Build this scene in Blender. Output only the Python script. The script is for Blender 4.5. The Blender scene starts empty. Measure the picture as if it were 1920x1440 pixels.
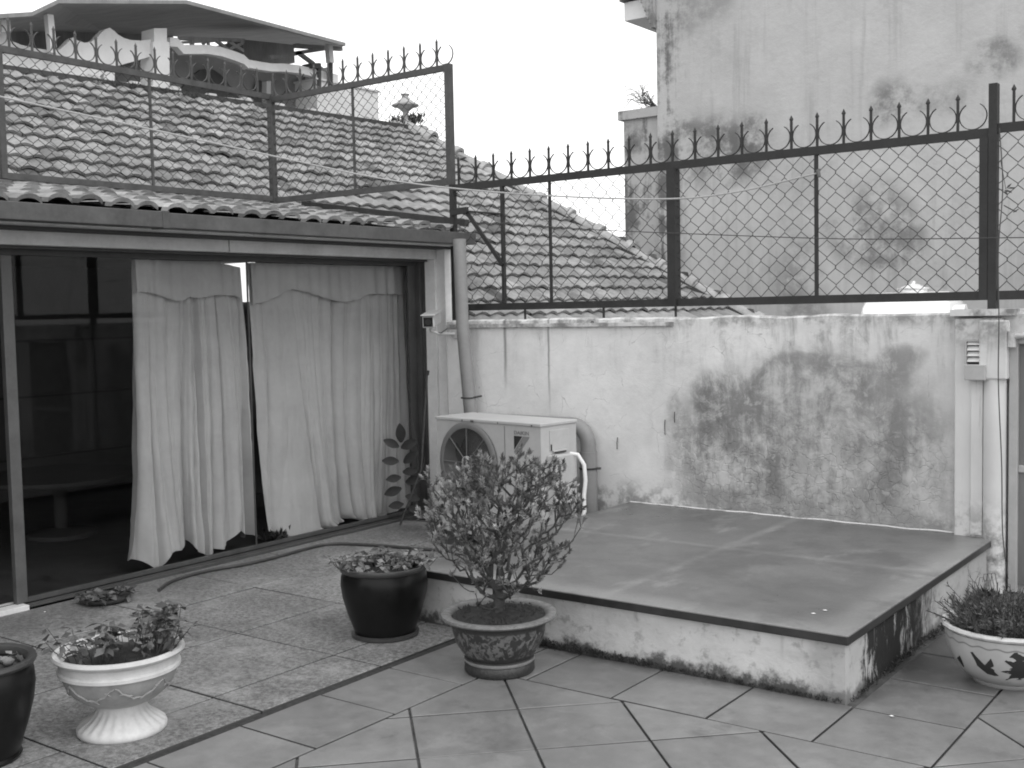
import bpy, math, random
from math import sin, cos, pi, radians, sqrt, atan2, hypot
from mathutils import Vector, Matrix, noise as mnoise
random.seed(7)
S = bpy.context.scene
COL = S.collection
# ------------------------------------------------------------------ camera
F_PX, YAW, PITCH, ROLL = 2145.29, 0.637724, 0.064706, -0.020601
CAM = Vector((0, 0, 1.6))
FW = Vector((-sin(YAW)*cos(PITCH), cos(YAW)*cos(PITCH), -sin(PITCH)))
_r = Vector((cos(YAW), sin(YAW), 0)); _u = _r.cross(FW)
RT = cos(ROLL)*_r + sin(ROLL)*_u
UP = -sin(ROLL)*_r + cos(ROLL)*_u
cd = bpy.data.cameras.new('camera'); cam = bpy.data.objects.new('camera', cd); COL.objects.link(cam)
cd.sensor_width = 36; cd.lens = F_PX*36/1920; cd.clip_start = 0.05; cd.clip_end = 2000
cam.matrix_world = Matrix(((RT.x, UP.x, -FW.x, CAM.x), (RT.y, UP.y, -FW.y, CAM.y), (RT.z, UP.z, -FW.z, CAM.z), (0, 0, 0, 1)))
S.camera = cam
def at(px, py, ax, v):
    """point of the place seen at a pixel of the survey photo, on the plane axis ax = v"""
    d = FW + (px-960)/F_PX*RT - (py-720)/F_PX*UP
    return CAM + d*((v-CAM[ax])/d[ax])
# ------------------------------------------------------------------ world, sun, exposure
W = bpy.data.worlds.new('World'); S.world = W; W.use_nodes = True
wt = W.node_tree; wt.nodes.clear()
wo = wt.nodes.new('ShaderNodeOutputWorld'); wb = wt.nodes.new('ShaderNodeBackground')
sk = wt.nodes.new('ShaderNodeTexSky'); sk.sky_type = 'NISHITA'; sk.sun_disc = False
SUN_EL, SUN_ROT = radians(52), radians(100)
sk.sun_elevation = SUN_EL; sk.sun_rotation = SUN_ROT
bw = wt.nodes.new('ShaderNodeRGBToBW')
cl = wt.nodes.new('ShaderNodeMath'); cl.operation = 'MULTIPLY_ADD'   # overcast: an even bright veil over the clear sky
cl.inputs[1].default_value = 0.5; cl.inputs[2].default_value = 11.0
wt.links.new(sk.outputs[0], bw.inputs[0]); wt.links.new(bw.outputs[0], cl.inputs[0]); wt.links.new(cl.outputs[0], wb.inputs[0])
wb.inputs[1].default_value = 0.1
wt.links.new(wb.outputs[0], wo.inputs[0])
ld = bpy.data.lights.new('sun', 'SUN'); ld.energy = 0.8; ld.angle = radians(25); ld.color = (1, 1, 1)
lo = bpy.data.objects.new('sun', ld); COL.objects.link(lo)
# nishita: rotation 0 puts the sun on +Y, growing clockwise
sd = Vector((sin(SUN_ROT)*cos(SUN_EL), cos(SUN_ROT)*cos(SUN_EL), sin(SUN_EL)))
lo.rotation_euler = sd.to_track_quat('Z', 'Y').to_euler()
S.view_settings.view_transform = 'Standard'; S.view_settings.look = 'None'
S.view_settings.gamma = 1; S.view_settings.use_curve_mapping = False
S.view_settings.exposure = 0.22
S.cycles.filter_width = 1.9; S.cycles.max_bounces = 10; S.cycles.transparent_max_bounces = 24

# ------------------------------------------------------------------ material helpers (all tones are greys)
class G:
    def __init__(s, name):
        s.m = bpy.data.materials.new(name); s.m.use_nodes = True
        s.t = s.m.node_tree; s.t.nodes.clear()
        s.out = s.t.nodes.new('ShaderNodeOutputMaterial')
        s.b = s.t.nodes.new('ShaderNodeBsdfPrincipled'); s.t.links.new(s.b.outputs[0], s.out.inputs[0])
        s.tc = s.t.nodes.new('ShaderNodeTexCoord'); s.geo = s.t.nodes.new('ShaderNodeNewGeometry')
    def _in(s, sock, v):
        if isinstance(v, (int, float)):
            sock.default_value = v if sock.type == 'VALUE' else ((v, v, v, 1) if sock.type == 'RGBA' else (v, v, v))
        elif isinstance(v, (tuple, list)): sock.default_value = v
        else: s.t.links.new(v, sock)
    def f(s, op, a, b=0, c=0, clamp=False):
        n = s.t.nodes.new('ShaderNodeMath'); n.operation = op; n.use_clamp = clamp
        s._in(n.inputs[0], a); s._in(n.inputs[1], b); s._in(n.inputs[2], c); return n.outputs[0]
    def add(s, a, b): return s.f('ADD', a, b)
    def mul(s, a, b): return s.f('MULTIPLY', a, b)
    def sub(s, a, b): return s.f('SUBTRACT', a, b)
    def mx(s, f, a, b): return s.add(a, s.mul(f, s.sub(b, a)))
    def ss(s, x, a, b, lo=0., hi=1.):
        n = s.t.nodes.new('ShaderNodeMapRange'); n.interpolation_type = 'SMOOTHSTEP' if (lo, hi) == (0., 1.) else 'LINEAR'
        s._in(n.inputs[0], x); n.inputs[1].default_value = a; n.inputs[2].default_value = b
        n.inputs[3].default_value = lo; n.inputs[4].default_value = hi; return n.outputs[0]
    def pos(s): return s.geo.outputs['Position']
    def obj(s): return s.tc.outputs['Object']
    def xyz(s, v):
        n = s.t.nodes.new('ShaderNodeSeparateXYZ'); s._in(n.inputs[0], v); return n.outputs
    def vec(s, x, y, z):
        n = s.t.nodes.new('ShaderNodeCombineXYZ'); s._in(n.inputs[0], x); s._in(n.inputs[1], y); s._in(n.inputs[2], z); return n.outputs[0]
    def scl(s, v, k):
        n = s.t.nodes.new('ShaderNodeVectorMath'); n.operation = 'MULTIPLY'; s._in(n.inputs[0], v)
        n.inputs[1].default_value = k if isinstance(k, tuple) else (k, k, k); return n.outputs[0]
    def vadd(s, a, b):
        n = s.t.nodes.new('ShaderNodeVectorMath'); n.operation = 'ADD'; s._in(n.inputs[0], a); s._in(n.inputs[1], b); return n.outputs[0]
    def noise(s, v, sc, detail=5, rough=.6, dist=0., col=False):
        n = s.t.nodes.new('ShaderNodeTexNoise'); s._in(n.inputs['Vector'], v); n.inputs['Scale'].default_value = sc
        n.inputs['Detail'].default_value = detail; n.inputs['Roughness'].default_value = rough; n.inputs['Distortion'].default_value = dist
        return n.outputs['Color' if col else 'Fac']
    def vor(s, v, sc, feat='DISTANCE_TO_EDGE'):
        n = s.t.nodes.new('ShaderNodeTexVoronoi'); n.feature = feat; s._in(n.inputs['Vector'], v); n.inputs['Scale'].default_value = sc
        return n.outputs['Distance']
    def attr(s, name):
        n = s.t.nodes.new('ShaderNodeAttribute'); n.attribute_name = name; return n.outputs['Fac']
    def warp(s, v, sc, amt):
        n = s.noise(v, sc, 3, .5, 0, True); return s.vadd(v, s.scl(n, amt))
    def bump(s, h, strength=.3, dist=.01):
        n = s.t.nodes.new('ShaderNodeBump'); n.inputs['Strength'].default_value = strength; n.inputs['Distance'].default_value = dist
        s._in(n.inputs['Height'], h); s.t.links.new(n.outputs[0], s.b.inputs['Normal'])
    def fin(s, col, rough=.85, metal=0., spec=.4):
        s._in(s.b.inputs['Base Color'], col); s._in(s.b.inputs['Roughness'], rough)
        s.b.inputs['Metallic'].default_value = metal; s.b.inputs['Specular IOR Level'].default_value = spec
        return s.m
def plain(name, col, rough=.8, var=.2, sc=6, metal=0., spec=.4, bump=.15, bsc=80, stretch=(1, 1, 1), attr=None):
    g = G(name); p = g.scl(g.obj(), stretch)
    n = g.noise(p, sc, 6, .65); n2 = g.noise(p, sc*7, 3, .6)
    k = g.add(g.ss(n, .25, .75, 1-var, 1+var), g.ss(n2, .2, .8, -var*.4, var*.4))
    c = g.mul(k, col)
    if attr: c = g.mul(c, g.attr(attr))
    if bump: g.bump(g.noise(p, bsc, 3), bump, .004)
    return g.fin(c, g.ss(n, .2, .8, max(.02, rough-.1), min(1, rough+.1)), metal, spec)

def m_wall():
    g = G('damp_plaster'); p = g.pos(); x, y, z = g.xyz(p)
    low = g.noise(p, 1.3, 4, .5); mid = g.noise(p, 6, 6, .7); fine = g.noise(p, 28, 5, .7)
    base = g.add(g.ss(low, .3, .7, .72, .84), g.ss(mid, .3, .7, -.08, .04))
    # the big damp patch
    wp = g.warp(p, 2.0, .45); wx, wy, wz = g.xyz(wp)
    dx = g.f('DIVIDE', g.add(wx, 2.52), .92); dz = g.f('DIVIDE', g.sub(wz, .90), .62)
    r2 = g.add(g.mul(dx, dx), g.mul(dz, dz))
    inside = g.ss(r2, 1.5, .35)
    strk = g.noise(g.scl(g.warp(p, 6, .04), (8, 1, .8)), 1, 6, .7)
    blot = g.noise(g.warp(p, 5, .12), 5, 9, .78, .3)
    big = g.noise(p, 2.6, 4, .55)
    tone = g.add(g.mul(blot, .55), g.add(g.mul(strk, .45), g.mul(big, .35)))
    damp = g.mul(inside, g.ss(tone, .58, .76))
    c = g.mx(g.mul(damp, .97), base, g.ss(fine, .3, .7, .11, .22))
    c = g.mx(g.mul(inside, .42), c, .30)
    for cx, cz, rx, rz, k in ((-3.12, 1.24, .13, .17, .9), (-3.12, 1.0, .035, .28, .7), (-3.00, 1.05, .05, .22, .7), (-2.30, 1.30, .22, .12, .6), (-2.2, 1.12, .14, .3, .5), (-2.60, .82, .25, .32, .5), (-2.05, .6, .2, .16, .5), (-3.38, 1.1, .06, .18, .5), (-2.9, .50, .35, .10, .4), (-2.0, 1.0, .06, .4, .5), (-1.98, 1.43, .18, .09, .75), (-2.45, 1.47, .3, .05, .6), (-2.75, 1.3, .04, .2, .5), (-1.9, .45, .12, .12, .6)):
        ex = g.f('DIVIDE', g.sub(wx, cx), rx); ez = g.f('DIVIDE', g.sub(wz, cz), rz)
        e = g.ss(g.add(g.mul(ex, ex), g.mul(ez, ez)), 1.8, .2)
        c = g.mx(g.mul(g.mul(e, k), g.ss(blot, .30, .58)), c, .17)
    fl = g.ss(g.noise(g.warp(p, 9, .1), 11, 5, .65), .57, .66)
    c = g.mx(g.mul(g.mul(fl, inside), .5), c, .60)
    cr = g.vor(g.warp(g.warp(p, 7, .16), 22, .04), 13); crm = g.mul(g.ss(cr, .05, .0), g.mul(g.ss(z, 1.0, .6), inside))
    c = g.mx(g.mul(g.mul(crm, .5), g.mul(g.ss(mid, .40, .60), g.ss(big, .42, .58))), c, .16)
    cr2 = g.ss(g.vor(g.warp(g.warp(p, 2.2, .3), 11, .08), 3.4), .010, 0)
    c = g.mx(g.mul(cr2, g.mul(g.ss(mid, .46, .60), .6)), c, .30)
    # general grime veil, heavier towards the right
    c = g.mx(g.mul(g.ss(g.add(x, g.mul(big, 2)), -2.6, -.9), .22), c, .35)
    c = g.mx(g.mul(g.ss(g.noise(p, 3.3, 7, .75), .54, .72), .30), c, .42)
    # runs from the top
    run = g.noise(g.scl(g.warp(p, 5, .05), (11, 1, .9)), 1, 6, .75)
    top = g.ss(z, 1.0, 1.53)
    c = g.mx(g.mul(g.mul(g.mul(g.ss(run, .44, .66), g.ss(blot, .38, .58)), g.mul(top, g.ss(x, -5, -2.6, .35, 1.0))), .75), c, .22)
    c = g.mx(g.mul(g.ss(z, 1.44, 1.5), g.ss(mid, .42, .62)), c, .30)
    # two rust runs
    for rx, w, zb in ((-4.985, .014, .95), (-4.60, .009, .75)):
        d = g.f('ABSOLUTE', g.sub(g.add(x, g.ss(g.noise(g.scl(p, (1, 1, 6)), 1, 3), 0, 1, -.01, .01)), rx))
        c = g.mx(g.mul(g.mul(g.ss(d, w*1.6, 0), g.ss(z, zb, 1.3)), .75), c, .16)
    # base grime
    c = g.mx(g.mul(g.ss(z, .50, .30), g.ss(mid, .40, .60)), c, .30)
    h = g.add(g.mul(blot, .6), g.add(g.mul(fine, .3), g.mul(crm, -.6))); g.bump(h, .55, .012)
    return g.fin(c, .9, 0, .25)
def m_pilaster():
    g = G('stained_paint'); p = g.pos(); x, y, z = g.xyz(p)
    n = g.noise(p, 5, 6, .7); run = g.noise(g.scl(p, (18, 18, .9)), 1, 5, .7)
    c = g.ss(g.noise(p, 2, 4), .3, .7, .60, .72)
    c = g.mx(g.mul(g.ss(z, 1.25, 1.5), g.ss(n, .40, .62)), c, .22)
    c = g.mx(g.mul(g.ss(run, .55, .72), .6), c, .26)
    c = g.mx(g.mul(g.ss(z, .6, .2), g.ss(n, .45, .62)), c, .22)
    g.bump(g.noise(p, 30, 5), .3, .006); return g.fin(c, .85, 0, .3)
def m_building(name='aged_stucco', base=.50, edge=-7.84, blotches=()):
    g = G(name); p = g.pos(); x, y, z = g.xyz(p)
    low = g.noise(p, .35, 4, .5); mid = g.noise(p, 2.2, 7, .72); run = g.noise(g.scl(p, (5, 1, .35)), 1, 5, .65)
    c = g.add(g.ss(low, .3, .7, base-.05, base+.05), g.ss(mid, .3, .7, -.05, .04))
    c = g.mx(g.mul(g.ss(run, .50, .72), .42), c, .24)
    c = g.mx(g.mul(g.ss(g.noise(p, .9, 8, .72), .52, .70), .38), c, .26)
    wx, wy, wz = g.xyz(g.warp(p, .9, .9))
    # damp edge of the corner
    e = g.mul(g.ss(x, edge+.62, edge+.15), g.ss(g.add(g.mul(mid, .6), g.mul(run, .5)), .50, .62))
    c = g.mx(g.mul(e, .95), c, .13)
    for bx, bz, rx, rz, k in blotches:
        ex = g.f('DIVIDE', g.sub(wx, bx), rx); ez = g.f('DIVIDE', g.sub(wz, bz), rz)
        q = g.ss(g.add(g.mul(ex, ex), g.mul(ez, ez)), 1.3, .2)
        c = g.mx(g.mul(g.mul(q, k), g.ss(mid, .38, .60)), c, .15)
    g.bump(g.noise(p, 9, 6, .7), .35, .03); return g.fin(c, .92, 0, .2)
def m_platform_body():
    g = G('platform_plaster'); p = g.pos(); x, y, z = g.xyz(p)
    n = g.noise(p, 5, 7, .72); n2 = g.noise(g.warp(p, 6, .1), 14, 5, .7); low = g.noise(p, 1.6, 3)
    c = g.add(g.ss(low, .3, .7, .52, .66), g.ss(n, .3, .7, -.06, .05))
    c = g.mx(g.mul(g.ss(n2, .53, .66), .6), c, .26)
    c = g.mx(g.mul(g.ss(g.noise(g.scl(p, (3, 3, 7)), 1, 6, .7), .5, .68), .35), c, .34)
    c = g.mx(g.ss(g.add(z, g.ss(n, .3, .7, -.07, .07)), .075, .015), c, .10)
    # damp corner
    c = g.mx(g.mul(g.ss(g.add(x, g.ss(n, .3, .7, -.12, .12)), -1.86, -1.66), .55), c, .28)
    # black mould on the side face
    side = g.mul(g.ss(x, -1.66, -1.64), g.mul(g.ss(g.add(y, g.ss(n, .3, .7, -.1, .1)), 4.58, 4.66), g.ss(g.add(y, g.ss(n2, .3, .7, -.15, .15)), 5.75, 5.25)))
    run = g.ss(g.noise(g.scl(g.warp(p, 9, .06), (1, 11, 2.6)), 1, 7, .75), .60, .52)
    c = g.mx(g.mul(g.mul(side, run), .98), c, .02)
    c = g.mx(g.mul(g.ss(g.noise(g.scl(p, (14, 14, 1)), 1, 3, .6), .60, .72), g.mul(g.ss(z, .1, .25), .5)), c, .22)
    g.bump(g.add(n2, g.mul(n, .5)), .5, .01); return g.fin(c, .9, 0, .25)
def m_slab_top():
    g = G('worn_concrete_slab'); p = g.pos(); x, y, z = g.xyz(p)
    low = g.noise(p, 1.1, 4, .5); n = g.noise(p, 7, 6, .7); fine = g.noise(p, 90, 2)
    c = g.add(g.ss(low, .3, .7, .10, .165), g.ss(n, .3, .7, -.02, .02))
    # pale joints and pale worn border
    j = g.xyz(g.warp(p, 2, .06))
    for v, q in ((j[0], -2.75), (j[1], 5.62)):
        d = g.f('ABSOLUTE', g.sub(v, q+.03)); c = g.mx(g.mul(g.ss(d, .055, .0), g.mul(g.ss(low, .3, .6), .32)), c, .30)
    ed = g.f('MINIMUM', g.sub(y, 4.35), g.sub(-1.6, x))
    c = g.mx(g.mul(g.ss(ed, .22, .04), g.ss(low, .3, .6, .25, .6)), c, .30)
    c = g.mx(g.mul(g.ss(g.noise(g.scl(p, (5, 2, 1)), 1.2, 4), .58, .72), .35), c, .33)
    c = g.mul(c, g.ss(fine, .2, .8, .88, 1.12))
    c = g.mx(g.mul(g.ss(g.noise(g.warp(p, 3, .3), 1.6, 6, .7), .48, .62), .45), c, .075)
    grit = g.vor(p, 55, 'F1'); c = g.mx(g.mul(g.ss(grit, .10, .05), g.mul(g.ss(n, .50, .60), .5)), c, .30)
    # the slab's side faces are darker than its top
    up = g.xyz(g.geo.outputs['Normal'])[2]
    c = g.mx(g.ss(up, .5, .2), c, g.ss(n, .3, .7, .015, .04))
    g.bump(fine, .12, .003)
    return g.fin(c, g.ss(g.add(g.mul(low, .6), g.mul(n, .4)), .38, .62, .26, .50), 0, .5)
def m_paver(name, base, rough, speck, stain=.45):
    g = G(name); p = g.pos()
    low = g.noise(p, 1.7, 6, .68); mid = g.noise(p, 7, 7, .75); fine = g.noise(p, 42 if speck else 120, 4, .85); f2 = g.noise(p, 190, 2)
    c = g.mul(g.add(base, g.ss(low, .3, .7, -base*.26, base*.26)), g.attr('tone'))
    c = g.mul(c, g.ss(mid, .3, .7, .82, 1.16))
    if speck:
        c = g.mul(c, g.ss(fine, .38, .62, .5, 1.5)); c = g.mul(c, g.ss(f2, .35, .65, .75, 1.25))
        c = g.mx(g.mul(g.ss(g.noise(p, 2.2, 6, .7), .48, .68), .55), c, base*2.0)
    else: c = g.mul(c, g.ss(fine, .2, .8, .92, 1.08))
    c = g.mx(g.mul(g.ss(g.noise(g.warp(p, 5, .2), 4.5, 5, .7), .62, .74), stain), c, base*.45)
    x, y, z = g.xyz(p)
    if not speck:     # darker beside and before the platform, with random paler and darker patches
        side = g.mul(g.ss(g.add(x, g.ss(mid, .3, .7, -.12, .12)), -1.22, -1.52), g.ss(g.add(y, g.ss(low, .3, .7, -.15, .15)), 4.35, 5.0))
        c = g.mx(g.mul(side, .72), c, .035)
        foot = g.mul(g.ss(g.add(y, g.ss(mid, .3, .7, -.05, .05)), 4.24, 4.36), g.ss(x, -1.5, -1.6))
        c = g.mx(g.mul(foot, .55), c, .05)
        c = g.mx(g.mul(g.ss(g.noise(g.warp(p, 4, .3), 3.2, 7, .75), .50, .66), .30), c, base*1.7)
        c = g.mx(g.mul(g.ss(g.noise(p, 2.7, 5, .7), .60, .68), .45), c, base*.5)
    else:
        c = g.mx(g.mul(g.ss(g.add(x, g.ss(mid, .3, .7, -.1, .1)), -5.3, -5.75), .35), c, base*.45)
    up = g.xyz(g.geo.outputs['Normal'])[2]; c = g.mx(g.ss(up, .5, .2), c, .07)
    g.bump(g.add(fine, mid), .25 if speck else .12, .004)
    return g.fin(c, g.ss(mid, .3, .7, rough-.08, rough+.1), 0, .45)
def m_rooftile(name, base):
    g = G(name); p = g.pos()
    n = g.noise(p, 9, 6, .75); low = g.noise(p, .8, 4)
    c = g.mul(g.mul(g.attr('tone'), base), g.ss(n, .28, .72, .62, 1.3))
    c = g.mul(c, g.ss(low, .3, .7, .85, 1.12))
    c = g.mx(g.mul(g.ss(g.noise(p, 22, 4, .7), .60, .70), .6), c, base*.28)
    g.bump(n, .3, .01); return g.fin(c, .85, 0, .3)
def m_leaf(name, base, spec=.4, rough=.5):
    g = G(name); n = g.noise(g.pos(), 30, 3)
    c = g.mul(g.mul(g.attr('tone'), base), g.ss(n, .3, .7, .8, 1.2))
    m = g.fin(c, rough, 0, spec)
    tr = g.t.nodes.new('ShaderNodeBsdfTranslucent'); mixs = g.t.nodes.new('ShaderNodeMixShader')
    g.t.links.new(c, tr.inputs[0]); mixs.inputs[0].default_value = .25
    g.t.links.new(g.b.outputs[0], mixs.inputs[1]); g.t.links.new(tr.outputs[0], mixs.inputs[2]); g.t.links.new(mixs.outputs[0], g.out.inputs[0])
    return m
def m_glass():
    g = G('window_glass'); g.t.nodes.remove(g.b)
    a = g.t.nodes.new('ShaderNodeBsdfTransparent'); b = g.t.nodes.new('ShaderNodeBsdfGlossy'); b.inputs['Roughness'].default_value = .015
    a.inputs[0].default_value = (.86, .86, .86, 1); b.inputs[0].default_value = (.9, .9, .9, 1)
    dt = g.t.nodes.new('ShaderNodeVectorMath'); dt.operation = 'DOT_PRODUCT'   # Schlick, the same on both faces of the pane
    g.t.links.new(g.geo.outputs['Normal'], dt.inputs[0]); g.t.links.new(g.geo.outputs['Incoming'], dt.inputs[1])
    fr = g.add(.011, g.mul(.9, g.f('POWER', g.sub(1, g.f('ABSOLUTE', dt.outputs['Value'])), 5)))
    mx = g.t.nodes.new('ShaderNodeMixShader'); g.t.links.new(fr, mx.inputs[0])
    g.t.links.new(a.outputs[0], mx.inputs[1]); g.t.links.new(b.outputs[0], mx.inputs[2]); g.t.links.new(mx.outputs[0], g.out.inputs[0])
    return g.m
def m_emit(name, v):
    g = G(name); g.b.inputs['Emission Color'].default_value = (1, 1, 1, 1); g.b.inputs['Emission Strength'].default_value = v
    return g.fin(.7, .5)
def m_bonsai_pot():
    g = G('glazed_dragon_pot'); p = g.obj(); x, y, z = g.xyz(p)
    th = g.f('ARCTAN2', y, x); cv = g.vec(g.mul(th, 1.6), 0, g.mul(z, 7.5))
    w = g.noise(g.warp(cv, 3, .35), 2.6, 4, .6, 1.2); w2 = g.vor(g.warp(cv, 3, .25), 4.2)
    pat = g.mul(g.ss(w, .46, .55), g.ss(g.noise(cv, 5, 3), .36, .50))
    band = g.mul(g.ss(z, .085, .095), g.ss(z, .215, .205))
    body = g.mx(g.mul(pat, band), .035, .15)
    rimz = g.ss(z, .236, .244); c = g.mx(rimz, body, g.ss(g.noise(p, 40, 4), .3, .7, .12, .22))
    ring = g.mul(g.ss(z, .045, .05), g.ss(z, .066, .060)); c = g.mx(ring, c, .26)
    g.bump(pat, .3, .006); return g.fin(c, g.ss(w, .3, .7, .3, .5), 0, .5)
def m_bowl():
    g = G('painted_ceramic'); p = g.obj(); x, y, z = g.xyz(p)
    th = g.f('ARCTAN2', y, x)
    wave = g.add(z, g.mul(g.f('SINE', g.mul(th, 22)), .0035))
    l1 = g.mul(g.ss(wave, .186, .190), g.ss(wave, .197, .193)); l2 = g.mul(g.ss(z, .219, .222), g.ss(z, .231, .228))
    c = g.ss(g.noise(p, 6, 5), .3, .7, .38, .50)
    c = g.mx(g.mul(l1, .8), c, .16); c = g.mx(g.mul(l2, .75), c, .14)
    c = g.mx(g.mul(g.ss(z, .06, .0), .7), c, .2)
    c = g.mx(g.mul(g.ss(g.noise(p, 16, 5, .7), .60, .72), .4), c, .22)
    return g.fin(c, .3, 0, .5)
MAT = dict(
    wall=m_wall(), pil=m_pilaster(),
    bld=m_building(base=.53, blotches=((-6.55, 4.15, .95, .62, .95), (-7.3, 3.85, .22, .5, 1.0), (-6.1, 4.0, .6, .5, .5), (-4.3, 2.9, .7, .7, .8), (-4.1, 4.45, .45, .35, .8), (-3.6, 4.5, .5, .25, .5), (-2.9, 4.8, .4, .25, .7), (-5.3, 2.3, .3, .9, .5), (-5.6, 2.2, .35, .6, .4), (-6.7, 6.1, .6, .5, .5))),
    block=m_building('block_stucco', .46, -8.1, ((-8.0, 3.25, .28, .5, .95), (-8.1, 4.4, .5, .3, .7))),
    plat=m_platform_body(), slab=m_slab_top(),
    granite=m_paver('granite_paver', .18, .62, True), tile=m_paver('stone_tile', .175, .42, False, .6),
    grout=plain('dirty_joint', .085, .95, .5, 12), dirt=plain('bare_ground', .18, .95, .3, .4),
    rooft=m_rooftile('weathered_roof_tile', .27), roofe=m_rooftile('bleached_roof_tile', .25),
    ridge=plain('ridge_mortar', .36, .9, .4, 7, bump=.4, bsc=25), steel=plain('dark_painted_steel', .030, .6, .35, 9),
    steel2=plain('weathered_painted_steel', .075, .6, .35, 9), wire=plain('mesh_wire', .045, .5, .2, 20, metal=.3),
    bar=plain('flashing_strip', .06, .7, .3, 9), gutter=plain('gutter_sheet', .085, .55, .35, 5),
    gutter2=plain('faded_gutter_sheet', .15, .55, .25, 5),
    fascia=plain('white_fascia', .55, .7, .18, 5), lintel=plain('dark_lintel', .06, .7, .3, 5), frame=plain('bronze_frame', .10, .45, .2, 9, metal=.4),
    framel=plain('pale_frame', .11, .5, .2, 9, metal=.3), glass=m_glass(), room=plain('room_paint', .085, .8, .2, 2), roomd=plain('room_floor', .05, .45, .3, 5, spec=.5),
    cur=plain('cotton_curtain', .60, .95, .10, 4, bump=.1, bsc=200), cream=plain('cream_column', .80, .75, .12, 5),
    pvc=plain('grey_pvc_pipe', .25, .5, .14, 6), acw=plain('ac_enamel', .47, .45, .10, 5), acg=plain('ac_grille', .17, .5, .1, 9),
    acd=plain('ac_inside', .012, .8, .2, 9), acb=plain('ac_fan', .02, .6, .2, 9), ink=plain('dark_ink', .03, .6, 0, 5, bump=0), ink2=plain('grey_ink', .22, .6, 0, 5, bump=0),
    camw=plain('camera_housing', .55, .45, .08, 9), lens=plain('lens_glass', .015, .12, 0, 5, bump=0), black=plain('black_glaze', .008, .33, .3, 6, spec=.25, bump=.05),
    rimg=plain('brown_glazed_rim', .055, .35, .25, 9), soil=plain('potting_soil', .035, .95, .6, 40, bump=.8, bsc=60), urn=plain('white_moulded_urn', .54, .55, .16, 8), urnb=plain('urn_bowl_paint', .30, .5, .22, 8),
    bpot=m_bonsai_pot(), bowl=m_bowl(), bowlw=plain('white_lip', .60, .25, .2, 12),
    leafb=m_leaf('azalea_leaf', .21), leafs=m_leaf('seedling_leaf', .085), leafl=m_leaf('pale_seedling_leaf', .16), needle=m_leaf('needle_leaf', .095), moss=m_leaf('moss_leaf', .05),
    leafr=m_leaf('rubber_leaf', .035), stone=plain('pebble', .17, .8, .3, 30), bark=plain('bark', .06, .9, .4, 30, bump=.6), twig=plain('dry_twig', .14, .9, .3, 30),
    hose=plain('garden_hose', .05, .45, .2, 20), rope=plain('white_rope', .42, .8, .15, 60), cable=plain('thin_cable', .06, .6, .1, 60),
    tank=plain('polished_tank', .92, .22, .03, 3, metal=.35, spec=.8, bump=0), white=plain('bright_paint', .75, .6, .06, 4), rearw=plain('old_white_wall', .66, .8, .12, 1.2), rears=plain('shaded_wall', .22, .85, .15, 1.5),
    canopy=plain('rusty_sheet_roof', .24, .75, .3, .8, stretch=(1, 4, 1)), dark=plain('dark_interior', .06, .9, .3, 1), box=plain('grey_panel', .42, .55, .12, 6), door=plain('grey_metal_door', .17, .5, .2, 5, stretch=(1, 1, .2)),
    ply=plain('pale_sill', .62, .7, .15, 12), litter=plain('pale_litter', .75, .8, 0, 9), lit=m_emit('glowing_pane', 1.3), sheen=plain('vent_slat', .85, .3, 0, 5, bump=0))

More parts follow.
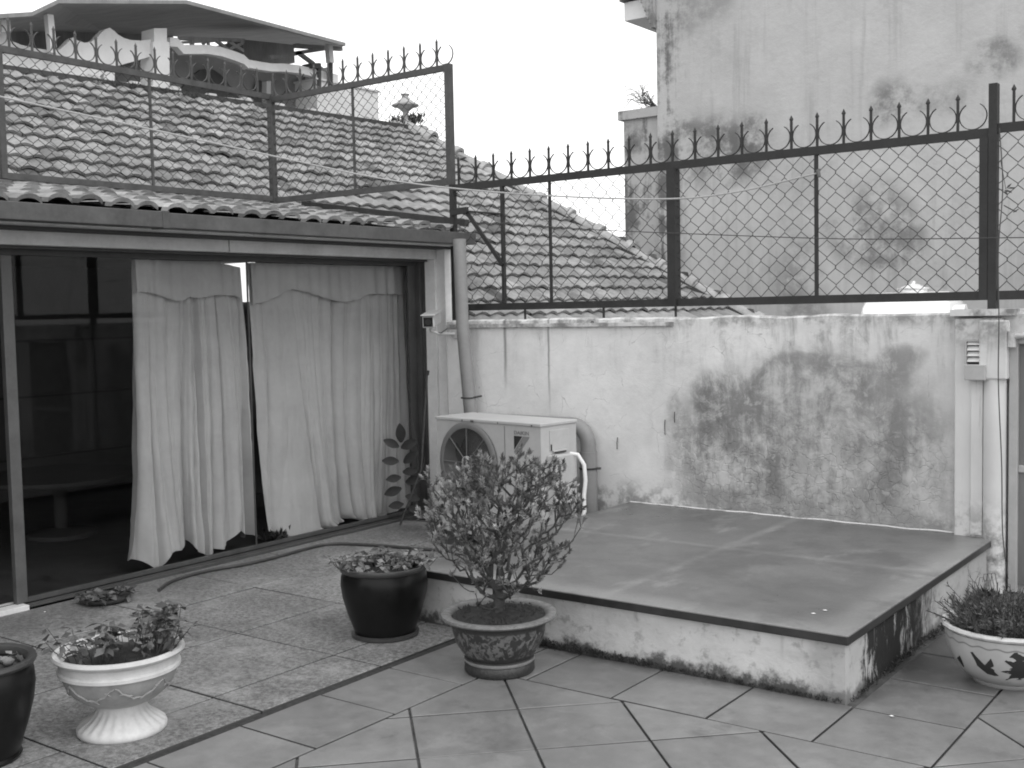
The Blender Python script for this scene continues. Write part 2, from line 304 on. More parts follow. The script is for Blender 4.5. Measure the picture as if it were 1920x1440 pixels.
# ------------------------------------------------------------------ mesh helpers
class MB:
    def __init__(s): s.v = []; s.f = []; s.t = []; s.sm = []
    def add(s, vs, fs, tone=1., smooth=False):
        o = len(s.v); s.v += [Vector(q) for q in vs]
        for f in fs: s.f.append(tuple(i+o for i in f)); s.t.append(tone); s.sm.append(smooth)
        return s
    def box(s, x0, x1, y0, y1, z0, z1, tone=1.):
        return s.add([(x0, y0, z0), (x1, y0, z0), (x1, y1, z0), (x0, y1, z0), (x0, y0, z1), (x1, y0, z1), (x1, y1, z1), (x0, y1, z1)],
                     [(3, 2, 1, 0), (4, 5, 6, 7), (0, 1, 5, 4), (1, 2, 6, 5), (2, 3, 7, 6), (3, 0, 4, 7)], tone)
    def bar(s, a, b, w, h=None, up=(0, 0, 1)):
        """rectangular bar from a to b, w across, h along up"""
        h = h or w; a = Vector(a); b = Vector(b); d = (b-a).normalized(); u = Vector(up)
        if abs(d.dot(u)) > .95: u = Vector((1, 0, 0))
        r = d.cross(u).normalized()*w/2; u = r.cross(d).normalized()*h/2
        q = [a-r-u, a+r-u, a+r+u, a-r+u, b-r-u, b+r-u, b+r+u, b-r+u]
        return s.add(q, [(0, 1, 2, 3), (7, 6, 5, 4), (0, 4, 5, 1), (1, 5, 6, 2), (2, 6, 7, 3), (3, 7, 4, 0)])
    def tube(s, pts, rad, n=6, cap=True, tone=1., smooth=True):
        pts = [Vector(p) for p in pts]; o = []; fs = []
        rad = rad if isinstance(rad, (list, tuple)) else [rad]*len(pts)
        prev = None
        for i, p in enumerate(pts):
            d = (pts[min(i+1, len(pts)-1)]-pts[max(i-1, 0)])
            if d.length < 1e-9: d = Vector((0, 0, 1))
            d.normalize()
            if prev is None:
                r = d.cross(Vector((0, 0, 1)));  r = r if r.length > .05 else d.cross(Vector((1, 0, 0)))
            else: r = prev-d*prev.dot(d)
            r.normalize(); prev = r; u = d.cross(r)
            for k in range(n):
                a = 2*pi*k/n; o.append(p+(r*cos(a)+u*sin(a))*rad[i])
        for i in range(len(pts)-1):
            for k in range(n):
                fs.append((i*n+k, i*n+(k+1) % n, (i+1)*n+(k+1) % n, (i+1)*n+k))
        if cap: fs.append(tuple(range(n-1, -1, -1))); fs.append(tuple((len(pts)-1)*n+k for k in range(n)))
        return s.add(o, fs, tone, smooth)
    def lathe(s, prof, n=48, c=(0, 0, 0), wob=None, close=True, tone=1.):
        vs = []; fs = []; m = len(prof)
        for (r, z) in prof:
            for k in range(n):
                a = 2*pi*k/n; q = r*(wob(a, z) if wob else 1)
                vs.append((c[0]+q*cos(a), c[1]+q*sin(a), c[2]+z))
        for i in range(m-1):
            for k in range(n): fs.append((i*n+k, i*n+(k+1) % n, (i+1)*n+(k+1) % n, (i+1)*n+k))
        if close:
            fs.append(tuple(range(n-1, -1, -1))); fs.append(tuple((m-1)*n+k for k in range(n)))
        return s.add(vs, fs, tone, True)
    def prism(s, poly, vecd):
        """polygon (3D points) extruded by a vector"""
        n = len(poly); d = Vector(vecd); vs = [Vector(p) for p in poly]+[Vector(p)+d for p in poly]
        return s.add(vs, [tuple(range(n-1, -1, -1)), tuple(range(n, 2*n))]+[(i, (i+1) % n, n+(i+1) % n, n+i) for i in range(n)])
    def grid(s, pts, smooth=True, tone=1.):
        r = len(pts); c = len(pts[0]); vs = [p for row in pts for p in row]
        return s.add(vs, [(i*c+j, i*c+j+1, (i+1)*c+j+1, (i+1)*c+j) for i in range(r-1) for j in range(c-1)], tone, smooth)
    def build(s, name, m, parent=None, local=False, kind=None, fixn=True):
        off = Vector((0, 0, 0)) if (local or parent is None) else parent_loc(parent)
        me = bpy.data.meshes.new(name); me.from_pydata([v-off for v in s.v], [], s.f); me.update()
        me.polygons.foreach_set('use_smooth', s.sm)
        at_ = me.attributes.new('tone', 'FLOAT', 'FACE'); at_.data.foreach_set('value', s.t)
        if fixn:
            import bmesh
            bm = bmesh.new(); bm.from_mesh(me); bmesh.ops.recalc_face_normals(bm, faces=bm.faces); bm.to_mesh(me); bm.free()
        me.materials.append(MAT[m]); me.update()
        if any(s.sm) and not all(s.sm) is None:
            try: me.set_sharp_from_angle(angle=radians(50))
            except Exception: pass
        o = bpy.data.objects.new(name, me); COL.objects.link(o)
        if parent: o.parent = parent
        if kind: o['kind'] = kind
        return o
def parent_loc(p):
    v = Vector(p.location)
    while p.parent: p = p.parent; v += Vector(p.location)
    return v
def thing(name, label, cat, loc=(0, 0, 0), rz=0, group=None):
    o = bpy.data.objects.new(name, None); COL.objects.link(o); o.location = loc; o.rotation_euler = (0, 0, rz)
    o.empty_display_size = .1; o['label'] = label; o['category'] = cat
    if group: o['group'] = group
    return o
def tag(o, label, cat, group=None):
    o['label'] = label; o['category'] = cat
    if group: o['group'] = group
    return o
def copy_part(o, parent, loc=None):
    c = o.copy(); COL.objects.link(c); c.parent = parent
    if loc is not None: c.location = loc
    return c
def bevel(o, w=.004, seg=2):
    m = o.modifiers.new('bevel', 'BEVEL'); m.width = w; m.segments = seg; m.limit_method = 'ANGLE'; m.angle_limit = radians(40); return o

# ------------------------------------------------------------------ ground and paving
g_ = MB(); g_.box(-400, 400, -400, 400, -.6, -.5); g_.build('ground', 'dirt', kind='structure')
b_ = MB(); b_.box(-6.0, 5, -4, 6.64, -.3, -.012); b_.build('paving_bed', 'grout', kind='structure')
def clip(poly, a, b, c):           # keep a*x+b*y<=c
    out = []
    for i in range(len(poly)):
        p, q = poly[i], poly[(i+1) % len(poly)]; dp = a*p[0]+b*p[1]-c; dq = a*q[0]+b*q[1]-c
        if dp <= 0: out.append(p)
        if (dp < 0 < dq) or (dq < 0 < dp):
            t = dp/(dp-dq); out.append((p[0]+(q[0]-p[0])*t, p[1]+(q[1]-p[1])*t))
    return out
def area(p): return abs(sum(p[i][0]*p[(i+1) % len(p)][1]-p[(i+1) % len(p)][0]*p[i][1] for i in range(len(p))))/2
def inset(poly, d):
    out = poly; n = len(poly); A = sum(poly[i][0]*poly[(i+1) % n][1]-poly[(i+1) % n][0]*poly[i][1] for i in range(n))
    src = poly if A > 0 else poly[::-1]; out = src
    for i in range(n):
        (x0, y0), (x1, y1) = src[i], src[(i+1) % n]; L = hypot(x1-x0, y1-y0)
        if L < 1e-6: continue
        a, b = (y1-y0)/L, -(x1-x0)/L; out = clip(out, a, b, a*x0+b*y0-d)
    return out
def paver(mb, poly, gap, z, tilt=.0012, tone=.09):
    p = inset(poly, gap/2)
    if len(p) < 3 or area(p) < .003: return
    dz = random.uniform(-.001, .001); ax, ay = random.uniform(-tilt, tilt)*4, random.uniform(-tilt, tilt)*4
    cx = sum(q[0] for q in p)/len(p); cy = sum(q[1] for q in p)/len(p)
    q = inset(p, .0025); n = len(p)
    if len(q) != n: q = p
    vs = [(x, y, z-.02) for x, y in p]+[(x, y, z-.0022+dz) for x, y in p]+[(x, y, z+dz+ax*(x-cx)+ay*(y-cy)) for x, y in q]
    fs = [(i, (i+1) % n, n+(i+1) % n, n+i) for i in range(n)]+[(n+i, n+(i+1) % n, 2*n+(i+1) % n, 2*n+i) for i in range(n)]+[tuple(range(2*n, 3*n))]
    mb.add(vs, fs, 1+random.uniform(-tone, tone))
jg = MB(); jg.box(-3.528, -3.482, -4, 4.36, -.2, -.006); jg.build('paving_gap', 'soil', kind='structure')
gp = MB()
for i in range(-1, 4):
    x1 = -3.83-.68*i; x0 = x1-.68
    if i == -1: x0, x1 = -3.83, -3.525
    if x0 < -5.9: x0 = -5.87
    if x1 <= -5.87: continue
    for k in range(-9, 5):
        y0 = 3.02+.70*k; y1 = min(y0+.70, 6.64)
        if y0 < 6.6: paver(gp, [(x0, y0), (x1, y0), (x1, y1), (x0, y1)], .010, .004, tone=.09)
gp.build('granite_paving', 'granite', kind='structure')
tp = MB(); P_ = .43
for k in range(-16, 1):      # straight column beside the granite strip and straight row beside the platform
    paver(tp, [(-3.485, 3.73+P_*(k-1)), (-3.06, 3.73+P_*(k-1)), (-3.06, 3.73+P_*k), (-3.485, 3.73+P_*k)], .010, 0)
paver(tp, [(-3.485, 3.73), (-3.06, 3.73), (-3.06, 4.40), (-3.485, 4.40)], .010, 0)
xs = [-3.06, -2.87, -2.44, -2.01, -1.58]
for a, b in zip(xs, xs[1:]): paver(tp, [(a, 3.93), (b, 3.93), (b, 4.37), (a, 4.37)], .010, 0)
for k in range(0, 6): paver(tp, [(-1.58, 3.93+P_*k), (-1.15, 3.93+P_*k), (-1.15, 3.93+P_*(k+1)), (-1.58, 3.93+P_*(k+1))], .010, 0)
d = .608
for a in range(-22, 22):
    for b in range(-22, 22):
        s0 = 1.54+d*a; s1 = s0+d; t0 = 6.30-d*b; t1 = t0+d
        sq = [((s-t)/2, (s+t)/2) for s, t in ((s0, t0), (s1, t0), (s1, t1), (s0, t1))]
        q = clip(clip(clip(sq, -1, 0, 3.06), 1, 0, 5), 0, -1, 3.5)
        for reg in (((0, 1, 3.93), (1, 0, -1.15)), ((0, 1, 6.6), (-1, 0, 1.15))):
            w = q
            for c_ in reg:
                if len(w) > 2: w = clip(w, *c_)
            if len(w) > 2: paver(tp, w, .010, 0)
tp.build('stone_tile_paving', 'tile', kind='structure')

# ------------------------------------------------------------------ boundary wall
def bumpy_wall(name, x0, x1, y0, y1, zt, m, nx=90, nz=14, parent=None, amp=.006):
    mb = MB(); rows = []
    cols = [x0+(x1-x0)*i/nx for i in range(nx+1)]
    top = [zt+.012*mnoise.noise((x*3, 5, 0))+.006*mnoise.noise((x*14, 2, 0)) for x in cols]
    for k in range(nz+1):
        f = k/nz; rows.append([(x, y0-amp*mnoise.noise((x*2.5, f*4, 1)), -.1+(top[i]+.1)*f) for i, x in enumerate(cols)])
    rows.append([(x, y0+.02, top[i]+.012) for i, x in enumerate(cols)])
    rows.append([(x, y1-.02, top[i]+.010) for i, x in enumerate(cols)]); rows.append([(x, y1, top[i]-.01) for i, x in enumerate(cols)])
    rows.append([(x, y1, -.5) for x in cols])
    mb.grid(rows, True); return mb.build(name, m, parent)
bw_ = thing('boundary_wall', 'white plastered garden wall with large grey damp patch, behind the low platform', 'wall', (-2.0, 6.75, 0))
bumpy_wall('wall', -5.53, 1.6, 6.65, 6.86, 1.52, 'wall', parent=bw_)
mb = MB(); mb.box(-1.81, -1.56, 6.595, 6.64, -.05, 1.50); o = mb.build('pilaster', 'pil', bw_); bevel(o, .006)
mb = MB(); mb.tube([(-1.595, 6.60, -.05), (-1.595, 6.60, 1.17)], .062, 14); mb.build('pipe_casing', 'pil', bw_)
mb = MB(); mb.box(-1.665, -1.52, 6.53, 6.60, 1.17, 1.49); bevel(mb.build('stained_block', 'pil', bw_), .008)
mb = MB(); mb.box(-5.53, -3.6, 6.625, 6.648, 1.475, 1.50); mb.box(-1.83, -1.50, 6.57, 6.88, 1.515, 1.55); mb.build('coping', 'pil', bw_)

# vent box fixed on the pilaster
vt = thing('vent_box', 'grey louvred box fixed high on the pilaster of the white wall', 'vent box', (-1.68, 6.59, 1.15))
mb = MB(); mb.box(-1.735, -1.625, 6.505, 6.594, 1.165, 1.249); bevel(mb.build('casing', 'box', vt), .004)
mb = MB(); mb.box(-1.745, -1.735, 6.55, 6.593, 1.25, 1.385); mb.box(-1.635, -1.625, 6.55, 6.593, 1.25, 1.385); mb.box(-1.735, -1.635, 6.55, 6.593, 1.375, 1.385); mb.build('vent_frame', 'box', vt)
mb = MB(); mb.box(-1.735, -1.635, 6.583, 6.593, 1.25, 1.375); mb.build('back_plate', 'dark', vt)
for k in range(4):
    z = 1.262+k*.031; mb = MB(); mb.add([(-1.733, 6.556, z), (-1.637, 6.556, z), (-1.637, 6.582, z+.022), (-1.733, 6.582, z+.022), (-1.733, 6.553, z+.003), (-1.637, 6.553, z+.003), (-1.637, 6.579, z+.025), (-1.733, 6.579, z+.025)],
        [(3, 2, 1, 0), (4, 5, 6, 7), (0, 1, 5, 4), (1, 2, 6, 5), (2, 3, 7, 6), (3, 0, 4, 7)]); mb.build('slat', 'sheen', vt)
mb = MB(); mb.box(-1.715, -1.655, 6.575, 6.594, .3, 1.165); mb.build('conduit', 'pil', vt)
# metal door at the right end
md = thing('metal_door', 'tall grey metal door at the right edge beside the pilaster', 'door', (-1.1, 6.6, 0))
mb = MB(); mb.box(-1.475, -.7, 6.61, 6.64, .04, 1.36); mb.build('leaf', 'door', md)
mb = MB(); mb.box(-1.52, -1.475, 6.58, 6.64, 0, 1.40); mb.box(-1.475, -.66, 6.58, 6.64, 1.36, 1.40); mb.box(-1.475, -.7, 6.60, 6.609, .66, .70); bevel(mb.build('frame', 'box', md), .004)
mb = MB(); mb.tube([(-1.50, 6.55, 1.40), (-1.2, 6.55, 1.425)], .018, 8); mb.tube([(-1.50, 6.55, 1.345), (-1.50, 6.55, 1.43)], .024, 10); mb.build('hinge_rail', 'pil', md)

# ------------------------------------------------------------------ low platform
pf = thing('platform', 'low plastered platform with a smooth dark concrete slab top, black mould on its right side', 'platform', (-2.8, 5.5, 0))
def platform_body():
    mb = MB(); X0, X1, Y0, Y1, Z = -3.94, -1.625, 4.385, 6.645, .243
    path = []
    n1, n2, n3 = 60, 60, 60
    for i in range(n1): path.append((X0, Y1+(Y0-Y1)*i/n1, -1, 0))
    for i in range(n2): path.append((X0+(X1-X0)*i/n2, Y0, 0, -1))
    for i in range(n3+1): path.append((X1, Y0+(Y1-Y0)*i/n3, 1, 0))
    rows = []
    for k in range(11):
        z = -.05+(Z+.05)*k/10
        rows.append([(x+nx*(.006*mnoise.noise((x*5, y*5, z*9))+.004), y+ny*(.006*mnoise.noise((x*5, y*5, z*9))+.004), z) for x, y, nx, ny in path])
    mb.grid(rows, True); return mb
platform_body().build('body', 'plat', pf)
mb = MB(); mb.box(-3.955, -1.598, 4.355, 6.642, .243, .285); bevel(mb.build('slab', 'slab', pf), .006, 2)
mb = MB()
pts = [(x, 6.632, .288+.006*mnoise.noise((x*6, 0, 0))) for x in [-3.94+.06*i for i in range(37)]]
mb.tube(pts, .007, 5); mb.build('mortar_fillet', 'pil', pf)

# ------------------------------------------------------------------ roofs
def tiles(mb, orig, u, v, nrm, wid, hgt, tw, th, keep, prof, jit=.006, lift=.022, t0=.18, lip_h=.024):
    """overlapping roof tiles: u along the eave, v up the slope"""
    nu = int(wid/tw); nv = int(hgt/th); K = len(prof)-1
    for r in range(nv):
        for c in range(nu):
            if not keep((c+.5)*tw, (r+.5)*th): continue
            ju, jv, jn = [random.gauss(0, jit) for _ in range(3)]
            sk = random.gauss(0, .012); ln = th*1.12
            low = []; up = []; lip = []
            for k, h in enumerate(prof):
                a = c*tw+tw*k/K+ju*.6
                low.append(orig+u*a+v*(r*th+jv+sk*tw*k/K)+nrm*(h+lift+jn*.5))
                lip.append(orig+u*a+v*(r*th+jv+sk*tw*k/K+.006)+nrm*(h+lift-lip_h+jn*.5))
                up.append(orig+u*a+v*(r*th+ln)+nrm*(h*.92))
            n = K+1
            mb.add(lip+low+up, [(i, i+1, n+i+1, n+i) for i in range(K)]+[(n+i, n+i+1, 2*n+i+1, 2*n+i) for i in range(K)], max(.45, random.gauss(1, t0)), False)
            for i in range(K): mb.sm[-1-i] = True
            if random.random() < .06: 
                for i in range(2*K): mb.t[-1-i] *= .55
PHASE = -.02; TH = radians(30.4); LR = 5.04; UA, UH = 10.40, 11.48; U0 = 1.0
RO = Vector((-5.99, 0, 1.32)); RU = Vector((.0806, .99675, 0)).normalized()
RV = Vector((-RU.y*cos(TH), RU.x*cos(TH), sin(TH))); RN = RU.cross(RV); RN = RN if RN.z > 0 else -RN
def rp(u, w, n=0): return RO+RU*u+RV*w+RN*n
AP = rp(UA, LR); HF = rp(UH, 0); RX, RZ = AP.x, AP.z
th_ = thing('tiled_house', 'neighbouring house with big hipped roof of weathered clay tiles behind the fence', 'house', (-9.6, 9, 0))
profm = [.026*(.5-.5*cos(2*pi*k/8)) ** .7 for k in range(9)]
def keepm(uu, ww):
    if uu+U0 > UA+(UH-UA)*(1-ww/LR): return False
    q = rp(uu+U0, ww); return q.x < -7.40 or q.y > 6.95
mb = MB(); tiles(mb, rp(U0, PHASE), RU, RV, RN, UH-U0, LR-PHASE, .175, .2267, keepm, profm, jit=.007, lift=.032, t0=.14)
mb.build('roof_tiles', 'rooft', th_, fixn=False)
back = Vector((RV.x*cos(TH)/cos(TH), RV.y, 0)); hb = Vector((-RU.y, RU.x, 0)); W2 = 2*LR*cos(TH)
E2a, E2b = rp(U0, 0)+hb*W2, rp(UH, 0)+hb*W2
mb = MB()   # boards beneath the tiles, hidden far slopes, walls
uc = 7.05; wc = (2.02)/(cos(TH)*RU.y)
mb.add([rp(U0, 1.75, -.02), rp(uc+.1, 1.75, -.02), rp(uc+.1, 0, -.02), rp(UH, 0, -.02), rp(UA, LR, -.02), rp(U0, LR, -.02), E2b-Vector((0, 0, .02)), E2a-Vector((0, 0, .02))],
       [(0, 1, 4, 5), (1, 2, 3, 4), (3, 6, 4), (4, 6, 7, 5)])
mb.build('roof_deck', 'ridge', th_, fixn=False)
mid = (HF+E2b)/2; hv = (AP-mid).normalized(); hu = (HF-E2b).normalized(); hn = hu.cross(hv); hn = hn if hn.z > 0 else -hn; hL = (AP-mid).length
mb = MB(); tiles(mb, E2b, hu, hv, hn, W2, hL-.05, .175, .2267, lambda a, b: abs(a-W2/2) < W2/2*(1-b/hL), profm)
mb.build('hip_end_tiles', 'rooft', th_, fixn=False)
def wallblock(u0, u1, i0, i1, zt):
    q = [RO+RU*u+hb*h for u, h in ((u0, i0), (u1, i0), (u1, i1), (u0, i1))]; q = [Vector((p.x, p.y, -.5)) for p in q]
    mb = MB(); mb.prism(q, (0, 0, zt+.5)); return mb
wallblock(7.35, UH-.3, .4, W2-.4, 1.42).build('wall', 'rearw', th_)
wallblock(.6, 7.2, 4.15, W2-.4, 1.42).build('wall', 'rearw', th_)
def ridge_tiles(name, a, b, step=.36, rad=.085, parent=None):
    a, b = Vector(a), Vector(b); dd = b-a; n = int(dd.length/step); dv = dd.normalized()
    side = dv.cross(Vector((0, 0, 1))).normalized(); up = side.cross(dv).normalized(); mb = MB()
    for i in range(n+1):
        p0 = a+dv*(i*step); p1 = p0+dv*(step*1.04); r0 = rad*random.uniform(.92, 1.06); K = 9; vs = []
        jt = random.gauss(0, .006)
        secs = [(p0+up*(jt-.01), r0*.90), (p0+dv*(step*.84)+up*jt, r0), (p0+dv*(step*.85)+up*jt, r0*1.25), (p1+up*jt, r0*1.28), (p1+dv*.002+up*jt, r0*.9)]
        for p, r in secs:
            for k in range(K): t = pi*(k/(K-1)*1.3-.15); vs.append(p+side*(r*cos(t))+up*(r*sin(t)-.03))
        mb.add(vs, [(j*K+k, j*K+k+1, (j+1)*K+k+1, (j+1)*K+k) for j in range(4) for k in range(K-1)], random.gauss(1, .15), True)
    return mb.build(name, 'ridge', parent, fixn=False)
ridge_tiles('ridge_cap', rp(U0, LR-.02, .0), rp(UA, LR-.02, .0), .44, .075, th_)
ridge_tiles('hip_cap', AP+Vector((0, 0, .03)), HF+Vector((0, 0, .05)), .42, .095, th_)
mb = MB()  # dark bar under the caps
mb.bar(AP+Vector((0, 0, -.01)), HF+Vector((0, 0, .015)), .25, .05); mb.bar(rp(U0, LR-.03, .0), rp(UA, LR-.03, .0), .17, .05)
mb.build('cap_bar', 'dark', th_)
FX = (AP.x, AP.y)
mb = MB()
mb.lathe([(.13, -.1), (.13, .02), (.075, .05), (.06, .10), (.045, .13), (.05, .15), (.035, .17), (.035, .20), (.06, .225), (.10, .255), (.165, .275), (.165, .29), (.12, .31), (.08, .345), (.045, .365), (.04, .40), (.055, .41), (.055, .42), (.001, .42)], 28, (FX[0], FX[1], AP.z-.02), close=False)
mb.build('finial', 'ridge', th_)
def tuft(mb, c, r, n, ln, tone=(.6, 1.3), up=.6, w=.16):
    c = Vector(c)
    for _ in range(n):
        p = c+Vector((random.uniform(-r, r), random.uniform(-r, r), random.uniform(-r, r)*.5))
        dv = Vector((random.gauss(0, 1), random.gauss(0, 1), abs(random.gauss(0, 1))+up)).normalized()
        l = ln*random.uniform(.5, 1.2); s = dv.cross(Vector((random.gauss(0, 1), random.gauss(0, 1), random.gauss(0, 1)))).normalized()*l*w
        mb.add([p, p+dv*l*.5+s, p+dv*l, p+dv*l*.5-s], [(0, 1, 2, 3)], random.uniform(*tone))
mb = MB(); tuft(mb, (FX[0]+.05, FX[1]+.1, AP.z+.08), .10, 220, .07); tuft(mb, (FX[0]-.05, FX[1]-.1, AP.z+.05), .09, 120, .06)
tag(mb.build('weed_clump', 'moss', fixn=False), 'dark weeds growing round the foot of the stone roof finial', 'weeds')
# bushes of weed along the ridge's left part
mb = MB()
for k in range(26): tuft(mb, rp(6.2+.05*k+random.uniform(-.03, .03), LR-.12, .03+random.uniform(-.02, .02)), .04, 26, .03)
tag(mb.build('ridge_weed_strip', 'moss', fixn=False), 'dark moss strip growing along the tiled ridge at upper left', 'weeds')

# ------------------------------------------------------------------ veranda house
vh = thing('veranda_house', 'low glass fronted house wing with tiled eave and dark gutter on the left', 'house', (-7.5, 4, 0))
V0, V1 = -1.0, 6.93
PX0, PZ0, PT = -5.50, 2.205, .157
vv_ = Vector((-1, 0, PT)).normalized(); vn = Vector((PT, 0, 1)).normalized()
profv = [0, 0, 0, .016, .024, .028, .028, .026, .016, 0]
mb = MB(); tiles(mb, Vector((PX0, V0, PZ0)), Vector((0, 1, 0)), vv_, vn, V1-V0, 2.1, .182, .30, lambda a, b: True, profv, jit=.010, t0=.20)
mb.build('eave_tiles', 'roofe', vh, fixn=False)
mb = MB(); mb.add([(PX0-.05, V0, PZ0-.03), (PX0-.05, V1, PZ0-.03), (-7.6, V1, PZ0-.03+2.05*PT), (-7.6, V0, PZ0-.03+2.05*PT)], [(0, 1, 2, 3)]); mb.box(-9.7, PX0-.1, V0, V1-.05, 2.075, 2.11); mb.build('roof_deck', 'dark', vh)
mb = MB(); mb.bar((-7.35, 6.95, 2.545), (-5.55, 6.95, 2.275), .05, .055); mb.build('verge_strip', 'bar', vh)
mb = MB(); mb.box(-5.50, -5.40, 4.05, 7.0-.13, 2.10, 2.185); o = mb.build('gutter', 'gutter', vh); bevel(o, .004)
o['label'] = 'dark sheet gutter, newer length'
mb = MB(); mb.box(-5.505, -5.395, V0, 4.05, 2.10, 2.19); mb.box(-5.51, -5.39, 4.03, 4.075, 2.095, 2.195); bevel(mb.build('gutter', 'gutter', vh), .004)
mb = MB()
for a, b in ((V0, 4.78), (4.788, 6.84)):
    mb.box(-5.80, -5.74, a, b, 2.0, 2.105); mb.box(-5.74, -5.50, a, b, 2.09, 2.105)
bevel(mb.build('fascia', 'fascia', vh), .01)
mb = MB(); mb.box(-6.02, -5.80, V0, 6.76, 1.985, 2.105); mb.build('lintel', 'lintel', vh)
mb = MB(); mb.box(-6.0, -5.90, V0, 6.745, 1.955, 1.985); mb.build('head_track', 'lintel', vh)
mb = MB(); mb.box(-5.97, -5.87, V0, 6.745, -.02, .018); mb.box(-5.955, -5.945, V0, 6.74, .018, .034); mb.box(-5.905, -5.895, V0, 6.74, .018, .030); mb.build('floor_track', 'frame', vh)
mb = MB(); mb.box(-5.98, -5.875, 6.745, 6.86, 0, 2.1); mb.box(-5.875, -5.845, 6.775, 6.9, 0, 2.1); mb.build('jamb', 'frame', vh)
mb = MB(); mb.box(-5.90, -5.745, 6.78, 7.0, -.05, 2.09); mb.build('column', 'cream', vh); mb = MB(); mb.box(-5.745, -5.66, 6.80, 7.0, -.05, 2.09); bevel(mb.build('column', 'cream', vh), .004)
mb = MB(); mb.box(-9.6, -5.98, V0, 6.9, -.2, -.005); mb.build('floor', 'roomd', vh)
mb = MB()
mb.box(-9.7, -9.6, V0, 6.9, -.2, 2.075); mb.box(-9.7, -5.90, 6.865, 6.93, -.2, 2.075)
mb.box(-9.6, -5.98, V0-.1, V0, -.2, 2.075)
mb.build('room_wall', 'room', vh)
# glowing pane added as a bright window, seen through the curtain gap
mb = MB(); a = at(405, 490, 1, 6.85); b = at(470, 500, 1, 6.85); mb.box(a.x-.05, b.x+.05, 6.845, 6.86, 1.72, 2.07); mb.build('glow_pane', 'lit', vh)
# sliding door with two panes
sd_ = MB(); sd_.box(-5.955, -5.915, 3.36, 3.425, .034, 1.955); door = bevel(sd_.build('sliding_door', 'framel', vh), .004)
def pane(y0, y1, x=-5.935):
    mb = MB(); mb.box(x-.004, x+.004, y0, y1, .034, 1.955); mb.build('pane', 'glass', door)
pane(3.425, 5.075); pane(5.08, 6.72, -5.925)
mb = MB(); mb.box(-5.933, -5.921, 5.073, 5.079, .034, 1.955); mb.box(-5.945, -5.915, 6.66, 6.745, .034, 1.955); mb.box(-5.94, -5.92, 3.425, 6.66, .034, .06); mb.build('frame_strip', 'frame', door)
mb = MB(); mb.box(-6.01, -5.86, 2.9, 3.40, -.01, .032); bevel(mb.build('sill', 'ply', vh), .004)
mb = MB(); mb.box(-5.93, -5.87, 3.40, 4.0, -.005, .014); mb.build('sill', 'cream', vh)
# boards on the room's side wall
mb = MB()
for z in (.35, .9, 1.4): mb.box(-9.59, -9.57, V0, 7.0, z, z+.02)
mb.build('wall_batten', 'dark', vh)
mb = MB(); mb.lathe([(.001, 0), (.25, 0), (.25, .03), (.05, .06), (.05, .40), (.55, .42), (.57, .44), (.57, .46), (.001, .46)], 40, (-7.7, 4.75, 0), close=False)
tag(mb.build('round_table', 'dark', None), 'dark low round table barely visible inside the glass room', 'table')

# curtains
def curtain(name, label, yt0, yt1, yb0, yb1, z0, z1, seed, nf, X=-6.08, hemv=.05, p0=1., p1=1., droop=0.):
    rnd = random.Random(seed); fs = [(rnd.uniform(.7, 1.3)*nf, rnd.uniform(0, 6.28), rnd.uniform(.3, 1)) for _ in range(5)]
    t = thing(name, label, 'curtain', (X, (yt0+yt1)/2, 0), 0, 'white curtains hanging behind the glass')
    NU, NV = 260, 60; rows = []
    for j in range(NV+1):
        f = j/NV; row = []
        for i in range(NU+1):
            s = i/NU; q = s+.09*sin(5*s+seed)+.03*sin(13*s+seed*1.7)+.03*(1-f)*sin(9*s+f*2.5+seed)
            a = sum(am*(2*abs(sin(pi*fr*q+ph+(1-f)*.8*sin(ph*3))) ** .65-1) for fr, ph, am in fs)/2.6
            a2 = math.copysign(abs(a) ** .7, a)+.55*(1-f)*sin(2*pi*3.1*q+seed+1.3*(1-f))
            amp = .030+.062*(1-f) ** 1.3
            hem = z0+hemv*(sin(2*pi*2.1*s+seed)+.5*sin(2*pi*5.3*s+seed*2))
            z = hem+(z1-droop*max(0, s*4-3)-hem)*f
            y = (yb0+(yt0-yb0)*f**p0)+s*((yb1+(yt1-yb1)*f**p1)-(yb0+(yt0-yb0)*f**p0))+.012*cos(2*pi*nf*q+seed)*(1-f*.5)
            # belly: gathers drift sideways half way down
            y += .02*sin(pi*f)*sin(6*s+seed)
            row.append((X+a2*amp+.02*(1-f)*sin(3*s+seed)+.010*mnoise.noise((s*14, f*9, seed))+.004*mnoise.noise((s*45, f*26, seed)), y, z+.02*(f > .97)*sin(40*s)*0))
        rows.append(row)
    mb = MB(); mb.grid(rows, True); mb.build('drape', 'cur', t, fixn=False)
    rows = []   # folded top flap with a scalloped lower edge
    for j in range(9):
        f = j/8; row = []
        for i in range(161):
            s = i/160; zl = z1-.20-.05*abs(sin(2*pi*1.1*s+seed))-.03*sin(11*s+seed); z = zl+(z1-droop*max(0, s*4-3)-zl)*f
            a = sum(am*sin(2*pi*fr*s*1.1+ph) for fr, ph, am in fs)/2.8
            row.append((X+.045+a*.014+.012*(1-f), yt0+(yt1-yt0)*s*1.0, z))
        rows.append(row)
    mb = MB(); mb.grid(rows, True); mb.build('top_flap', 'cur', t, fixn=False)
    return t
cy = lambda px, py: at(px, py, 0, -6.08).y
curtain('curtain', 'left white curtain behind the glass, uneven hem trailing on the floor', cy(246, 500), cy(442, 500), cy(250, 1000), cy(470, 950), .09, 1.955, 3, 7.5, p1=7, droop=.035)
curtain('curtain', 'right white curtain behind the glass, wider one beside the leafy plant', cy(461, 500), cy(776, 500), cy(507, 1000), cy(774, 950), .035, 1.955, 8, 12, hemv=.022, p0=.16)
